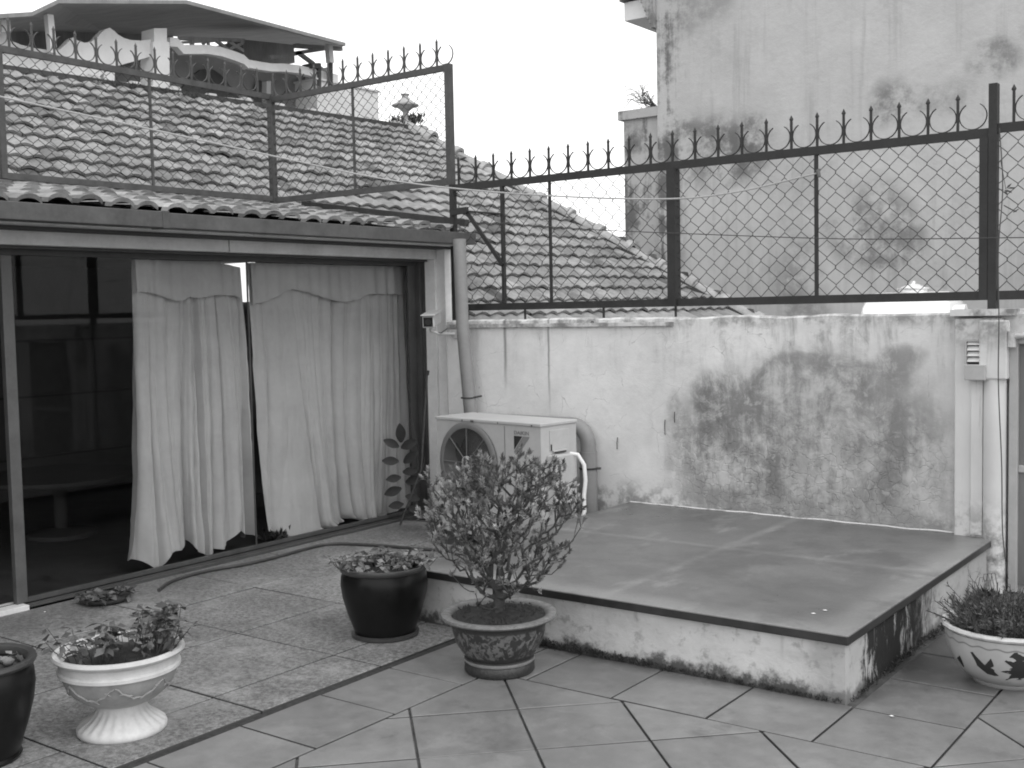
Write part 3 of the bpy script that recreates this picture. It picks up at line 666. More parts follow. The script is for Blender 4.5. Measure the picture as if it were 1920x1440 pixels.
mb = MB(); mb.tube([(-6.10, 3.3, 1.975), (-6.10, 6.9, 1.975)], .01, 8); tag(mb.build('curtain_rod', 'steel', None), 'thin dark rod carrying the two curtains', 'curtain rod')

# ------------------------------------------------------------------ downpipe and wall pipe
dp = thing('downpipe', 'grey plastic downpipe from gutter end to behind the air conditioner, then along wall to floor', 'pipe', (-4.23, 6.56, 0))
mb = MB(); mb.tube([(-5.265, 6.50, 2.12), (-5.255, 6.50, 1.5), (-5.225, 6.53, .86), (-5.20, 6.56, .80)], .047, 20); mb.build('vertical_pipe', 'pvc', dp)
mb = MB()
arc = [(-5.24, 6.57, .80), (-4.36, 6.57, .80)]+[(-4.36+.13*sin(a), 6.57, .80-.13+.13*cos(a)) for a in [pi/2*k/8 for k in range(1, 9)]]+[(-4.23, 6.57, .30)]
mb.tube(arc, .053, 20); mb.build('elbow_pipe', 'pvc', dp)
mb = MB(); mb.tube([(-4.23, 6.57, .62), (-4.23, 6.57, -.02)], .060, 20); mb.build('lower_pipe', 'pvc', dp)
mb = MB()
mb.lathe([(.0615, 0), (.0655, 0), (.0655, .012), (.0615, .012)], 20, (-4.23, 6.57, .50), close=False); mb.tube([(-4.17, 6.57, .506), (-4.15, 6.60, .506)], .008, 6); mb.build('pipe_clamp', 'wire', dp)
mb = MB(); mb.lathe([(.0485, 0), (.053, 0), (.053, .010), (.0485, .010)], 20, (-5.235, 6.52, .96), close=False); mb.tube([(-5.19, 6.52, .968), (-5.155, 6.58, .975)], .008, 6); mb.build('pipe_clamp', 'wire', dp)

# ------------------------------------------------------------------ air conditioner (local frame: front towards -y)
AW, AD, AH, AZ = .975, .34, .785, .095
ac = thing('air_conditioner', 'white outdoor air conditioning unit with round fan grille beside the white wall', 'air conditioner', (-5.1, 6.0, 0), -.133)
mb = MB(); fc = (.325, .585); FR = .262
# front sheet with a round hole
def front_sheet(mb, x0, x1, z0, z1, cx, cz, r, y):
    N = 64; ring = [(cx+r*cos(2*pi*k/N), y, cz+r*sin(2*pi*k/N)) for k in range(N)]
    out = []
    for k in range(N):
        a = 2*pi*k/N; c, s = cos(a), sin(a); t = min([q for q in (((x1-cx)/c if c > 1e-6 else 9), ((x0-cx)/c if c < -1e-6 else 9), ((z1-cz)/s if s > 1e-6 else 9), ((z0-cz)/s if s < -1e-6 else 9))])
        out.append((cx+c*t, y, cz+s*t))
    mb.add(ring+out, [(k, (k+1) % N, N+(k+1) % N, N+k) for k in range(N)])
    # corners
    for X, Z in ((x0, z0), (x0, z1), (x1, z0), (x1, z1)):
        near = sorted(range(N), key=lambda k: hypot(out[k][0]-X, out[k][2]-Z))
        a_ = [k for k in near if abs(out[k][0]-X) < 1e-6][:1]; b_ = [k for k in near if abs(out[k][2]-Z) < 1e-6][:1]
        if a_ and b_ and a_ != b_: mb.add([out[a_[0]], (X, y, Z), out[b_[0]]], [(0, 1, 2)])
front_sheet(mb, 0, .65, AZ, AZ+AH-.02, fc[0], fc[1], FR, 0)
mb.add([(.65, 0, AZ), (AW, 0, AZ), (AW, 0, AZ+AH-.02), (.65, 0, AZ+AH-.02)], [(0, 1, 2, 3)])
mb.add([(0, 0, AZ), (0, AD, AZ), (0, AD, AZ+AH-.02), (0, 0, AZ+AH-.02)], [(0, 1, 2, 3)]); mb.add([(AW, 0, AZ), (AW, AD, AZ), (AW, AD, AZ+AH-.02), (AW, 0, AZ+AH-.02)], [(0, 1, 2, 3)])
mb.add([(0, AD, AZ), (AW, AD, AZ), (AW, AD, AZ+AH-.02), (0, AD, AZ+AH-.02)], [(0, 1, 2, 3)]); mb.add([(0, 0, AZ), (AW, 0, AZ), (AW, AD, AZ), (0, AD, AZ)], [(0, 1, 2, 3)])
mb.build('case', 'acw', ac, local=True)
mb = MB(); mb.box(-.008, AW+.008, -.008, AD+.008, AZ+AH-.022, AZ+AH); bevel(mb.build('lid', 'acw', ac, local=True), .006, 3)
mb = MB(); mb.box(.655, .659, -.0025, -.0005, AZ+.01, AZ+AH-.03); mb.build('panel_seam', 'acg', ac, local=True)
mb = MB()   # raised shroud ring
N = 64; vs = []
for r, y in ((FR+.0, -.002), (FR+.012, -.022), (FR-.006, -.034), (FR-.030, -.030), (FR-.034, .03), (FR-.034, .12)):
    for k in range(N): a = 2*pi*k/N; vs.append((fc[0]+r*cos(a), y, fc[1]+r*sin(a)))
mb.add(vs, [(j*N+k, j*N+(k+1) % N, (j+1)*N+(k+1) % N, (j+1)*N+k) for j in range(5) for k in range(N)], 1, True); mb.build('fan_shroud', 'acg', ac, local=True)
mb = MB(); mb.add([(fc[0]+(FR-.034)*cos(2*pi*k/N), .12, fc[1]+(FR-.034)*sin(2*pi*k/N)) for k in range(N)], [tuple(range(N))]); mb.build('inner_back', 'acd', ac, local=True)
mb = MB()
for q in range(3):
    a0 = q*2*pi/3+.4; rows = []
    for j in range(7):
        r = .05+.155*j/6; rows.append([(fc[0]+r*cos(a0+t*(1.1-.2*j/6)), .03+.06*t, fc[1]+r*sin(a0+t*(1.1-.2*j/6))) for t in [k/8 for k in range(9)]])
    mb.grid(rows)
mb.build('fan_blades', 'acb', ac, local=True, fixn=False)
mb = MB()
for j in range(1, 24):
    r = .048+.0082*j; mb.tube([(fc[0]+r*cos(2*pi*k/48), -.028+.004*(r/.23) ** 2, fc[1]+r*sin(2*pi*k/48)) for k in range(49)], .0010, 4, cap=False)
for k in range(8):
    a = 2*pi*k/8+pi/2; mb.bar((fc[0]+.04*cos(a), -.031, fc[1]+.04*sin(a)), (fc[0]+.235*cos(a), -.029, fc[1]+.235*sin(a)), .004, .006, (0, 1, 0))
mb.build('grille', 'acg', ac, local=True)
mb = MB(); vs = []
for r, y in ((.046, -.026), (.046, -.034), (.040, -.038), (.001, -.039)):
    for k in range(24): a = 2*pi*k/24; vs.append((fc[0]+r*cos(a), y, fc[1]+r*sin(a)))
mb.add(vs, [(j*24+k, j*24+(k+1) % 24, (j+1)*24+(k+1) % 24, (j+1)*24+k) for j in range(3) for k in range(24)], 1, True); mb.build('hub_cap', 'acw', ac, local=True)
def text_part(name, s, size, loc, rot, m, parent, sx=1):
    cu = bpy.data.curves.new('lettering', 'FONT'); cu.body = s; cu.size = size; cu.extrude = .0006; cu.align_x = 'LEFT'; cu.offset = size*.018
    to = bpy.data.objects.new('lettering', cu); COL.objects.link(to); dg = bpy.context.evaluated_depsgraph_get()
    me = bpy.data.meshes.new_from_object(to.evaluated_get(dg)); bpy.data.objects.remove(to); me.materials.clear(); me.materials.append(MAT[m])
    o = bpy.data.objects.new(name, me); COL.objects.link(o); o.parent = parent; o.location = loc; o.rotation_euler = rot; o.scale = (sx, 1, 1); return o
text_part('lettering', 'DAIKIN', .034, (.742, -.0022, .800), (pi/2, 0, 0), 'ink2', ac, 1.18)
mb = MB(); mb.prism([(.742, -.0005, .790), (.815, -.0005, .790), (.742, -.0005, .700)], (0, -.002, 0)); mb.build('emblem_triangle', 'ink', ac, local=True)
mb = MB(); mb.prism([(.822, -.0005, .790), (.880, -.0005, .790), (.742, -.0005, .625), (.742, -.0005, .690)], (0, -.002, 0)); mb.build('emblem_stripe', 'ink2', ac, local=True)
mb = MB(); mb.box(AW, AW+.006, .08, .26, .70, .83); mb.box(AW, AW+.022, .10, .24, .692, .70); bevel(mb.build('handle_plate', 'acw', ac, local=True), .002)
mb = MB(); mb.box(AW+.007, AW+.02, .12, .22, .683, .691); mb.box(AW+.006, AW+.01, .085, .095, .70, .74); mb.build('rust_mark', 'ink', ac, local=True)
mb = MB(); mb.box(AW, AW+.075, .05, .25, .36, .675); bevel(mb.build('valve_cover', 'acw', ac, local=True), .01, 3)
mb = MB(); mb.tube([(AW+.05, .22, .672), (AW+.09, .25, .665), (AW+.125, .27, .60), (AW+.135, .27, .50), (AW+.12, .27, .40), (AW+.13, .26, .30), (AW+.10, .24, .20)], .013, 8); mb.build('insulated_tube', 'white', ac, local=True)
mb = MB(); mb.tube([(AW+.02, .2, .35), (AW+.06, .2, .25), (AW+.14, .16, .18), (AW+.16, .1, .16)], .03, 8); mb.build('black_tube', 'hose', ac, local=True)
for x, w_ in ((.26, .010), (.345, .03), (.60, .006), (.90, .012)): mb = MB(); mb.box(x, x+w_, -.0095, -.0078, AZ+AH-.021, AZ+AH-.012+.004*random.random()); mb.build('rust_mark', 'frame', ac, local=True)
for x in (.08, AW-.18):
    mb = MB(); mb.box(x, x+.1, -.02, AD+.02, 0, AZ); mb.build('foot', 'bar', ac, local=True)

# ------------------------------------------------------------------ security camera
sc_ = thing('security_camera', 'white boxy security camera on a bracket beside the downpipe', 'security camera', (-5.52, 6.62, 1.42))
hc = Vector((-5.50, 6.42, 1.53)); dv = (CAM-hc); dv.z = -.35; dv.normalize(); dv = Vector((.50, -.85, -.10)).normalized(); sv = Vector((0, 0, 1)).cross(dv).normalized(); uv = dv.cross(sv)
def obox(mb, c, d, s, u, l0, l1, w, h):
    q = [c+d*a+s*b+u*e for a in (l0, l1) for b, e in ((-w, -h), (w, -h), (w, h), (-w, h))]
    mb.add(q, [(3, 2, 1, 0), (4, 5, 6, 7), (0, 1, 5, 4), (1, 2, 6, 5), (2, 3, 7, 6), (3, 0, 4, 7)])
mb = MB(); obox(mb, hc, dv, sv, uv, -.24, .06, .043, .043); bevel(mb.build('housing', 'camw', sc_), .006)
mb = MB(); obox(mb, hc+uv*.050, dv, sv, uv, -.25, .085, .052, .004); bevel(mb.build('sun_shield', 'camw', sc_), .003)
mb = MB(); obox(mb, hc, dv, sv, uv, .0605, .066, .034, .034); mb.build('window', 'lens', sc_)
mb = MB(); mb.tube([hc+dv*.066, hc+dv*.074], .022, 20); mb.build('lens_ring', 'acb', sc_)
mb = MB(); mb.tube([hc-uv*.043-dv*.03, hc-uv*.075-dv*.03, (-5.48, 6.50, 1.435), (-5.44, 6.60, 1.43), (-5.44, 6.65, 1.43)], .011, 10); mb.tube([(-5.44, 6.625, 1.43), (-5.44, 6.652, 1.43)], .035, 16); mb.build('bracket', 'camw', sc_)
mb = MB(); mb.tube([hc-dv*.1-uv*.045, hc-dv*.05-uv*.08, (-5.46, 6.50, 1.44), (-5.45, 6.56, 1.47), (-5.50, 6.60, 1.46)], .004, 6); mb.build('cable', 'hose', sc_)

# ------------------------------------------------------------------ fences
def fence(name, label, origin, du, length, z0, z1, posts, spikes, cell, rail=.05, dep=.03, skip_bottom=False, extra=None, zoff=0., m='steel', spear_h=.205, tailring=None):
    """du: unit vector along the fence; posts: (s, width, ztop, zbottom); spikes: list of s"""
    o = Vector(origin); du = Vector(du); nrm = Vector((-du.y, du.x, 0))
    t = thing(name, label, 'fence', (o.x, o.y, z0), 0, 'spiked chain link fence panels')
    def P(s, z, d=0): return o+du*s+nrm*d+Vector((0, 0, z))
    mb = MB(); mb.bar(P(0, z1), P(length, z1), dep, rail); mb.build('top_rail', m, t)
    if not skip_bottom: mb = MB(); mb.bar(P(0, z0), P(length, z0), dep, rail); mb.build('bottom_rail', m, t)
    for s, w, zt, zb in posts:
        mb = MB(); mb.bar(P(s, zb, .0), P(s, zt, .0), w, max(.02, w*.8), du); mb.build('post', m, t)
    # woven wire
    cw, ch = cell; mb = MB(); h = z1-z0-rail; nz = int(round(h/(ch/2))); n = int(length/cw)+1; za = z0+rail/2
    for i in range(-1, n+1):
        for ph in (0, 1):
            pts = []
            for k in range(nz+1):
                s = i*cw+(cw/2 if (k+ph) % 2 else 0)+cw/2*ph
                if s < 0 or s > length:
                    if len(pts) > 1: mb.tube(pts, .0027, 3, cap=False, smooth=True)
                    pts = []; continue
                kz = .055*ch; ns = s+.005*mnoise.noise((i*.7, k*.5, ph)); dn = .012*mnoise.noise((s, k*.2, 3)); zz = za+h*k/nz+.006*mnoise.noise((i*.31, k*.4, 7))
                if 0 < k < nz: pts.append(P(ns, zz-kz, dn-.003)); pts.append(P(ns, zz+kz, dn+.003))
                else: pts.append(P(ns, zz, dn))
            if len(pts) > 1: mb.tube(pts, .0027, 3, cap=False, smooth=True)
        # only one family is needed: two phases weave the diamonds
    mb.build('chain_link', 'wire', t, fixn=False)
    # spears and curls, copied
    zt = z1+rail/2-z0
    ms = MB(); w = .0075
    q = lambda s, z: (du*s)+Vector((0, 0, z))
    ms.bar(q(0, zt-.005), q(0, zt+spear_h-.03), .013, .013, du)
    c = Vector((0, 0, zt+spear_h-.03)); r = .014
    ring = [c+du*r, c+nrm*r*.6, c-du*r, c-nrm*r*.6]; ms.add([c-Vector((0, 0, .018))]+[x+Vector((0, 0, .004)) for x in ring]+[c+Vector((0, 0, .032))],
        [(0, 2, 1), (0, 3, 2), (0, 4, 3), (0, 1, 4), (5, 1, 2), (5, 2, 3), (5, 3, 4), (5, 4, 1)])
    mr = MB(); R = .074; pts = [du*(R*sin(a))+Vector((0, 0, zt+R-R*cos(a)+.002)) for a in [radians(-150+300*k/28) for k in range(29)]]
    for a_, b_ in zip(pts, pts[1:]): mr.bar(a_, b_, .011, .0045, (b_-a_).cross(nrm))
    so = None; ro = None
    for i, s in enumerate(spikes):
        if so is None: so = ms.build('spear', m, t, local=True); so.location = du*s
        else: copy_part(so, t, du*s)
        if i+1 < len(spikes) and abs(spikes[i+1]-s) < .3:
            c_ = (s+spikes[i+1])/2
            if ro is None: ro = mr.build('ring', m, t, local=True); ro.location = du*c_
            else: copy_part(ro, t, du*c_)
    if tailring is not None: copy_part(ro, t, du*tailring)
    if extra: extra(t, P, m)
    return t
FY = 6.75
def extra_low(t, P, m):
    mb = MB(); mb.bar((-5.37, FY-.02, 2.33), (-5.05, FY-.02, 1.93), .018, .028); mb.build('brace', m, t)
    mb = MB(); mb.tube([(-5.40, FY-.03, 2.345), (-5.05, FY-.03, 2.30)], .008, 6); mb.bar((-5.52, FY-.03, 2.34), (-5.36, FY-.03, 2.35), .03, .045); mb.build('tie_bar', m, t)
    for x in (-4.87, -4.20, -3.64, -5.4): mb = MB(); mb.bar((x, FY, 1.50), (x, FY, 1.60), .012, .012, (0, 1, 0)); mb.build('stub', m, t)
xs_ = [-5.46+.1645*k for k in range(24)]
fence('fence', 'spiked chain link fence panel standing on the white wall, between tall posts', (-5.52, FY, 0), (1, 0, 0), 3.85, 1.625, 2.525,
      [(0.0, .045, 2.55, 0), (.465, .028, 2.50, 1.62), (.885, .013, 2.50, 1.62), (1.87, .075, 2.50, 1.60), (2.85, .020, 2.50, 1.60), (3.825, .056, 2.50, 1.60)],
      [x+5.52 for x in xs_ if x < -1.75], (.108, .114), extra=extra_low, tailring=5.52+xs_[22]+.082)
fence('fence', 'spiked chain link fence panel cut off at the right edge, right of the tallest post', (-1.63, FY+.001, 0), (1, 0, 0), 2.6, 1.625, 2.545,
      [(-.018, .056, 2.79, 1.50), (1.3, .05, 2.5, 1.6)], [.085+.1645*k for k in range(15)], (.108, .114))
fence('fence', 'upper spiked chain link fence panel above the veranda roof, facing the viewer', (-7.50, FY, 0), (1, 0, 0), 1.98, 2.575, 3.425,
      [(1.965, .055, 3.45, 2.55), (.965, .012, 3.42, 2.57)], [.04+.165*k for k in range(12)], (.094, .085), rail=.045, m='steel2', tailring=.04+.165*11.5)
fence('fence', 'upper spiked chain link fence panel running left from the dark corner post', (-7.50, 6.75, 0), (0, -1, 0), 4.4, 2.59, 3.45,
      [(0, .055, 3.45, 2.5), (1.22, .013, 3.44, 2.57), (2.44, .055, 3.45, 2.57), (3.66, .013, 3.44, 2.57)], [.14+.1700*k for k in range(25)], (.094, .085), rail=.045, m='steel2')

# ------------------------------------------------------------------ ropes, cables
def catenary(pts, sag=0): return [Vector(p) for p in pts]
def spline(pts, n=10):
    P = [Vector(p) for p in pts]; P = [P[0]*2-P[1]]+P+[P[-1]*2-P[-2]]; out = []
    for i in range(1, len(P)-2):
        for k in range(n):
            t = k/n; out.append(.5*((2*P[i])+(P[i+1]-P[i-1])*t+(2*P[i-1]-5*P[i]+4*P[i+1]-P[i+2])*t*t+(3*P[i]-P[i-1]-3*P[i+1]+P[i+2])*t**3))
    out.append(P[-2]); return out
mb = MB(); mb.tube(spline([at(-60, 163, 1, 3.3), at(0, 181, 1, 3.5), at(250, 235, 1, 4.3), at(510, 292, 1, 5.2), at(700, 332, 1, 5.9), at(850, 353, 1, 6.3), at(1050, 368, 1, 6.55), at(1250, 373, 1, 6.66), at(1380, 360, 1, 6.70), at(1532, 325, 1, 6.73)], 8), .0055, 6)
tag(mb.build('clothesline', 'rope', fixn=False), 'pale sagging rope strung in front of the fence from upper left to thin fence bar', 'rope')
mb = MB(); mb.tube(spline([at(930, 418, 1, 6.68), at(1100, 430, 1, 6.66), at(1260, 437, 1, 6.66), at(1540, 447, 1, 6.66), at(1700, 448, 1, 6.66), at(1940, 445, 1, 6.66)], 6), .003, 5)
tag(mb.build('thin_cable', 'cable', fixn=False), 'thin dark cable crossing the lower fence almost level', 'cable')
mb = MB(); mb.tube(spline([at(1874, 240, 1, 6.66), at(1880, 350, 1, 6.62), at(1872, 470, 1, 6.56), at(1873, 600, 1, 6.48), at(1872, 720, 1, 6.46), at(1878, 870, 1, 6.45), at(1880, 1000, 1, 6.46), at(1890, 1085, 1, 6.47)], 8), .0032, 5)
tag(mb.build('hanging_wire', 'cable', fixn=False), 'thin dark wire hanging down in front of the pilaster', 'wire')
mb = MB(); tuft(mb, at(1886, 355, 1, 6.70), .012, 7, .05, up=-.9); mb.tube([at(1876, 300, 1, 6.71), at(1886, 355, 1, 6.70)], .002, 4); tag(mb.build('dry_leaf_sprig', 'moss', fixn=False), 'small dry leaves caught on the fence mesh right of the tallest post', 'dry leaves')
mb = MB(); mb.tube([at(1882, 385, 1, 6.70), at(1895, 392, 1, 6.70), at(1906, 397, 1, 6.70)], .003, 4); mb.tube([at(1900, 398, 1, 6.70), at(1910, 392, 1, 6.70)], .003, 4); tag(mb.build('caught_twig', 'bark', fixn=False), 'short twig caught in the mesh near the right edge', 'twig')
# leaf on the wall top, nails and scratches on the wall
mb = MB(); a = at(1104, 607, 1, 6.64); b = at(1128, 600, 1, 6.70); mb.add([a, (a+b)/2+Vector((0, -.01, .022)), b, (a+b)/2+Vector((0, -.03, -.012))], [(0, 1, 2, 3)], 1); mb.tube([b, b+Vector((.03, 0, .0))], .002, 4)
tag(mb.build('fallen_leaf', 'leafs', fixn=False), 'single dead leaf lying on the edge of the wall top', 'leaf')
mb = MB(); tuft(mb, at(1535, 322, 1, 6.72), .01, 5, .03); mb.tube([at(1533, 318, 1, 6.72), at(1536, 332, 1, 6.72)], .012, 6); tag(mb.build('rope_knot', 'twig', fixn=False), 'knot tying the pale rope to the thin fence bar', 'knot')
for (x0, y0, x1, y1) in ((1247, 787, 1247, 815), (1265, 772, 1265, 792), (1158, 820, 1157, 842)):
    lab = {1247: 'curved rusty nail sticking from the white wall, middle one of three', 1265: 'small rusty nail high on the white wall, rightmost of three', 1158: 'short rusty nail on the white wall right of the grey pipe elbow'}[x0]
    mb = MB(); a = at(x0, y0, 1, 6.64); b = at(x1, y1, 1, 6.64); mb.tube([a, (a+b)/2+Vector((.004, -.012, 0)), b], .0032, 5); tag(mb.build('rusty_nail', 'bark', fixn=False), lab, 'nail', 'rusty nails in the white wall')

# ------------------------------------------------------------------ large building on the right
ab = thing('apartment_building', 'tall windowless stained stucco building rising behind the right fence', 'building', (-3, 16, 0))
mb = MB(); mb.box(-7.80, 7, 14, 22, -.5, 12); mb.build('wall', 'bld', ab)
mb = MB(); mb.box(-8.37, -7.803, 14.06, 16.5, -.5, 4.22); mb.build('side_block', 'block', ab)
mb = MB(); mb.box(-8.43, -7.803, 14.0, 16.6, 4.22, 4.345); mb.build('ledge', 'block', ab)
mb = MB(); mb.box(-8.36, -7.803, 14.1, 17, 5.60, 5.85); mb.build('eave_panel', 'white', ab)
mb = MB()
mb.add([(-8.38, 14.0, 5.85), (-7.8, 14.0, 6.02), (-7.8, 17, 6.02), (-8.38, 17, 5.85), (-8.38, 14.0, 5.90), (-7.8, 14.0, 6.08), (-7.8, 17, 6.08), (-8.38, 17, 5.90)], [(3, 2, 1, 0), (4, 5, 6, 7), (0, 1, 5, 4), (1, 2, 6, 5), (2, 3, 7, 6), (3, 0, 4, 7)])
mb.build('eave_roof', 'block', ab)
mb = MB()
for k in range(10):
    w = .06+.025*k; mb.box(-7.80-w, -7.803, 13.95, 14.3, 5.40+.06*k, 5.46+.06*k)
mb.build('corbel', 'block', ab)
# dead shrub on the ledge
def twiggy(mb, base, n, ln, up, rad=.008, spread=(1, .3, 1), depth=3):
    def rec(p, d, l, r, k):
        pts = [p]; q = p
        for _ in range(4):
            d = (d+Vector((random.gauss(0, .22), random.gauss(0, .22), random.gauss(0, .22)))).normalized(); q = q+d*l/4; pts.append(q)
        mb.tube(pts, [r*(1-.15*i) for i in range(5)], 4, cap=False)
        if k > 0:
            for _ in range(3):
                j = random.randint(1, 4); dd = (d+Vector((random.gauss(0, .7)*spread[0], random.gauss(0, .7)*spread[1], random.gauss(0, .6)*spread[2]+.1))).normalized(); rec(pts[j], dd, l*random.uniform(.5, .8), r*.55, k-1)
    for _ in range(n): rec(Vector(base), (Vector(up)+Vector((random.gauss(0, .5), random.gauss(0, .3), random.gauss(0, .4)))).normalized(), ln, rad, depth)
mb = MB(); twiggy(mb, (-7.9, 14.2, 4.36), 8, .28, (-.75, -.1, .55), .013)
tag(mb.build('dead_shrub', 'twig', fixn=False), 'leafless dead shrub growing on the ledge of the tall building', 'shrub')
# water tank
wt_ = thing('water_tank', 'shiny white metal water tank lying behind the right part of the wall', 'water tank', (-3.15, 10.2, 0))
mb = MB(); R = .34; cz = 1.345; pr = [(-3.56, .0), (-3.555, R*.7), (-3.52, R*.93), (-3.47, R), (-2.86, R), (-2.80, R*.95), (-2.76, R*.75), (-2.75, .0)]
vs = []; N = 40
for x, r in pr:
    for k in range(N): a = 2*pi*k/N; vs.append((x, 10.2+r*cos(a), cz+r*sin(a)))
mb.add(vs, [(j*N+k, j*N+(k+1) % N, (j+1)*N+(k+1) % N, (j+1)*N+k) for j in range(len(pr)-1) for k in range(N)], 1, True); mb.build('drum', 'tank', wt_)
mb = MB(); mb.lathe([(.12, 0), (.12, .04), (.10, .06), (.05, .085), (.02, .09), (.02, .115), (.001, .115)], 24, (-3.14, 10.15, cz+R-.02), close=False); mb.lathe([(.135, .045), (.135, .055)], 24, (-3.14, 10.15, cz+R-.02)); mb.build('lid', 'tank', wt_)
mb = MB(); mb.tube([(-2.77, 10.1, 1.52), (-2.68, 10.1, 1.52)], .05, 16); mb.build('outlet', 'tank', wt_)
mb = MB()
for x in (-3.45, -2.88):
    for y in (9.95, 10.45): mb.bar((x, y, -.5), (x, y, 1.1), .05)
    mb.bar((x, 9.9, 1.05), (x, 10.5, 1.05), .05)
mb.build('stand', 'steel', wt_)

# ------------------------------------------------------------------ rear building at upper left
rb = thing('terrace_building', 'old white building with wavy parapets under a dark sheet canopy at upper left', 'building', (-21, 15, 0))
XR = -19.0
def flat(pts, x=XR, t=-.18): return [at(px, py, 0, x) for px, py in pts], (t, 0, 0)
def fpr(name, pts, m, x=XR, t=-.18): mb = MB(); mb.prism(*flat(pts, x, t)); return mb.build(name, m, rb)
fpr('parapet', [(-80, 20), (-20, 48), (0, 57), (12, 64), (20, 76), (40, 84), (60, 89), (85, 93), (100, 97), (112, 93), (124, 83), (132, 74), (137, 70), (146, 76), (158, 80), (170, 79), (180, 73), (190, 62), (197, 55), (206, 52), (213, 57), (222, 65), (232, 71), (245, 75), (265, 76), (288, 73), (288, 104), (255, 114), (215, 125), (190, 140), (180, 150), (0, 130), (-80, 120)], 'rearw')
fpr('pillar', [(289, 53), (313, 53), (313, 78), (318, 80), (318, 172), (287, 172), (287, 80), (289, 78)], 'rearw', XR+.1, -.4)
def band(name, top, h, m='rearw'):
    fpr(name, [(x, y) for x, y in top]+[(x, y+h) for x, y in reversed(top)], m)
band('balcony_band', [(319, 70), (333, 71), (345, 84), (365, 84), (390, 84), (415, 88), (440, 96), (458, 103), (467, 112)], 17)
band('balcony_band', [(467, 112), (490, 116), (510, 119), (530, 119), (560, 122), (588, 128), (600, 133)], 15)
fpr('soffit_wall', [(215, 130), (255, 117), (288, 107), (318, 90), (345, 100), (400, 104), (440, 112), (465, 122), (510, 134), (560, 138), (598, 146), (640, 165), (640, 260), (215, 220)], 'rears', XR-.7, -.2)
mb = MB()
def arch(x0, x1, y0, y1):
    N = 10; return [(x0, y1)]+[(x0+(x1-x0)*k/N, y0+(y1-y0)*(1-sin(pi*k/N)) ** 1.0*.6) for k in range(N+1)]+[(x1, y1)]
for a_ in ((325, 452, 128, 230), (470, 505, 150, 230)): mb.prism(*flat(arch(*a_), XR-.62, -.05))
mb.build('opening', 'dark', rb)
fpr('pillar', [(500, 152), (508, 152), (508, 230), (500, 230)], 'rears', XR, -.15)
fpr('lower_wall', [(195, 128), (215, 130), (215, 200), (195, 200)], 'rearw', XR, -.3)
fpr('parapet_end', [(601, 132), (634, 140), (634, 170), (601, 160)], 'rearw', XR-.1, -.5)
# canopy
A = [at(-90, 40, 0, XR+.6), at(0, 68, 0, XR+.6), at(60, 30, 0, XR+.6), at(110, 6, 0, XR+.6), at(150, 4, 0, XR+.6), at(350, 7, 0, XR+.6), at(648, 86, 0, XR+.6)]
A = [A[0], A[2], A[3], A[5], A[6]]
Bk = [at(-60, 60, 0, -26), at(100, 60, 0, -26), at(200, 62, 0, -26), at(322, 68, 0, -26), at(630, 90, 0, -26)]
mb = MB(); n = 5; dz = Vector((0, 0, .07))
mb.add(A+Bk+[p+dz for p in A]+[p+dz for p in Bk], [(i, i+1, n+i+1, n+i) for i in range(n-1)]+[(2*n+i, 3*n+i, 3*n+i+1, 2*n+i+1) for i in range(n-1)]+[(i, 2*n+i, 2*n+i+1, i+1) for i in range(n-1)]+[(n+i, n+i+1, 3*n+i+1, 3*n+i) for i in range(n-1)]+[(4-0, n+4, 3*n+4, 2*n+4), (0, 2*n, 3*n, n)])
mb.build('canopy', 'canopy', rb)
mb = MB(); mb.prism(*flat([(-80, 40), (110, 45), (325, 55), (325, 200), (-80, 200)], -25.8, -.1)); mb.prism(*flat([(457, 74), (551, 84), (553, 118), (520, 119), (485, 117), (455, 108)], XR-2.2, -2.0)); mb.build('back_wall', 'canopy', rb)
mb = MB()
def strut(a, b, w=.07, x=-21.5): mb.bar(at(*a, 0, x), at(*b, 0, x), w)
for a_, b_, w in (((335, 72), (457, 76), .07), ((335, 80), (400, 77), .05), ((360, 70), (360, 86), .07), ((380, 83), (390, 75), .05), ((390, 74), (391, 88), .05), ((402, 74), (428, 93), .06), ((428, 93), (456, 80), .06), ((428, 78), (456, 96), .07), ((552, 86), (640, 92), .09), ((552, 100), (618, 90), .08), ((558, 98), (588, 120), .08), ((505, 108), (560, 100), .08), ((600, 132), (618, 128), .07), ((600, 128), (618, 140), .08), ((560, 82), (560, 88), .06), ((585, 84), (586, 92), .06)):
    strut(a_, b_, w, XR-.4)
mb.build('truss', 'canopy', rb)
for a_, b_, w, x in (((616, 83), (619, 118), .13, 0), ((91, 28), (98, 100), .12, .2), ((6, 38), (8, 62), .16, .2)):
    mb = MB(); mb.bar(at(*a_, 0, XR+x), at(*b_, 0, XR+x), w); mb.build('canopy_post', 'rearw', rb)
mb = MB(); mb.bar(at(597, 119, 0, XR), at(597, 165, 0, XR), .09); mb.bar(at(619, 114, 0, XR), at(619, 160, 0, XR), .09); mb.prism(*flat([(584, 118), (601, 118), (601, 128), (586, 127)], XR+.1, -.3)); mb.build('railing_post', 'dark', rb)
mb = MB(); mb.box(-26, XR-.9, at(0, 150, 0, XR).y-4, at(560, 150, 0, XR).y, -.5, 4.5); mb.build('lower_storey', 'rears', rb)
wb_ = thing('rooftop_room', 'plain pale box shaped building beyond the ridge, left of the stone finial', 'building', (-21, 19, 0))
mb = MB(); mb.box(-24, XR, 18.48, 20.5, -.5, 6.86); mb.build('wall', 'rearw', wb_)
mb = MB(); mb.box(-24.05, XR+.04, 18.44, 20.54, 6.86, 6.90); mb.build('flat_roof', 'rearw', wb_)

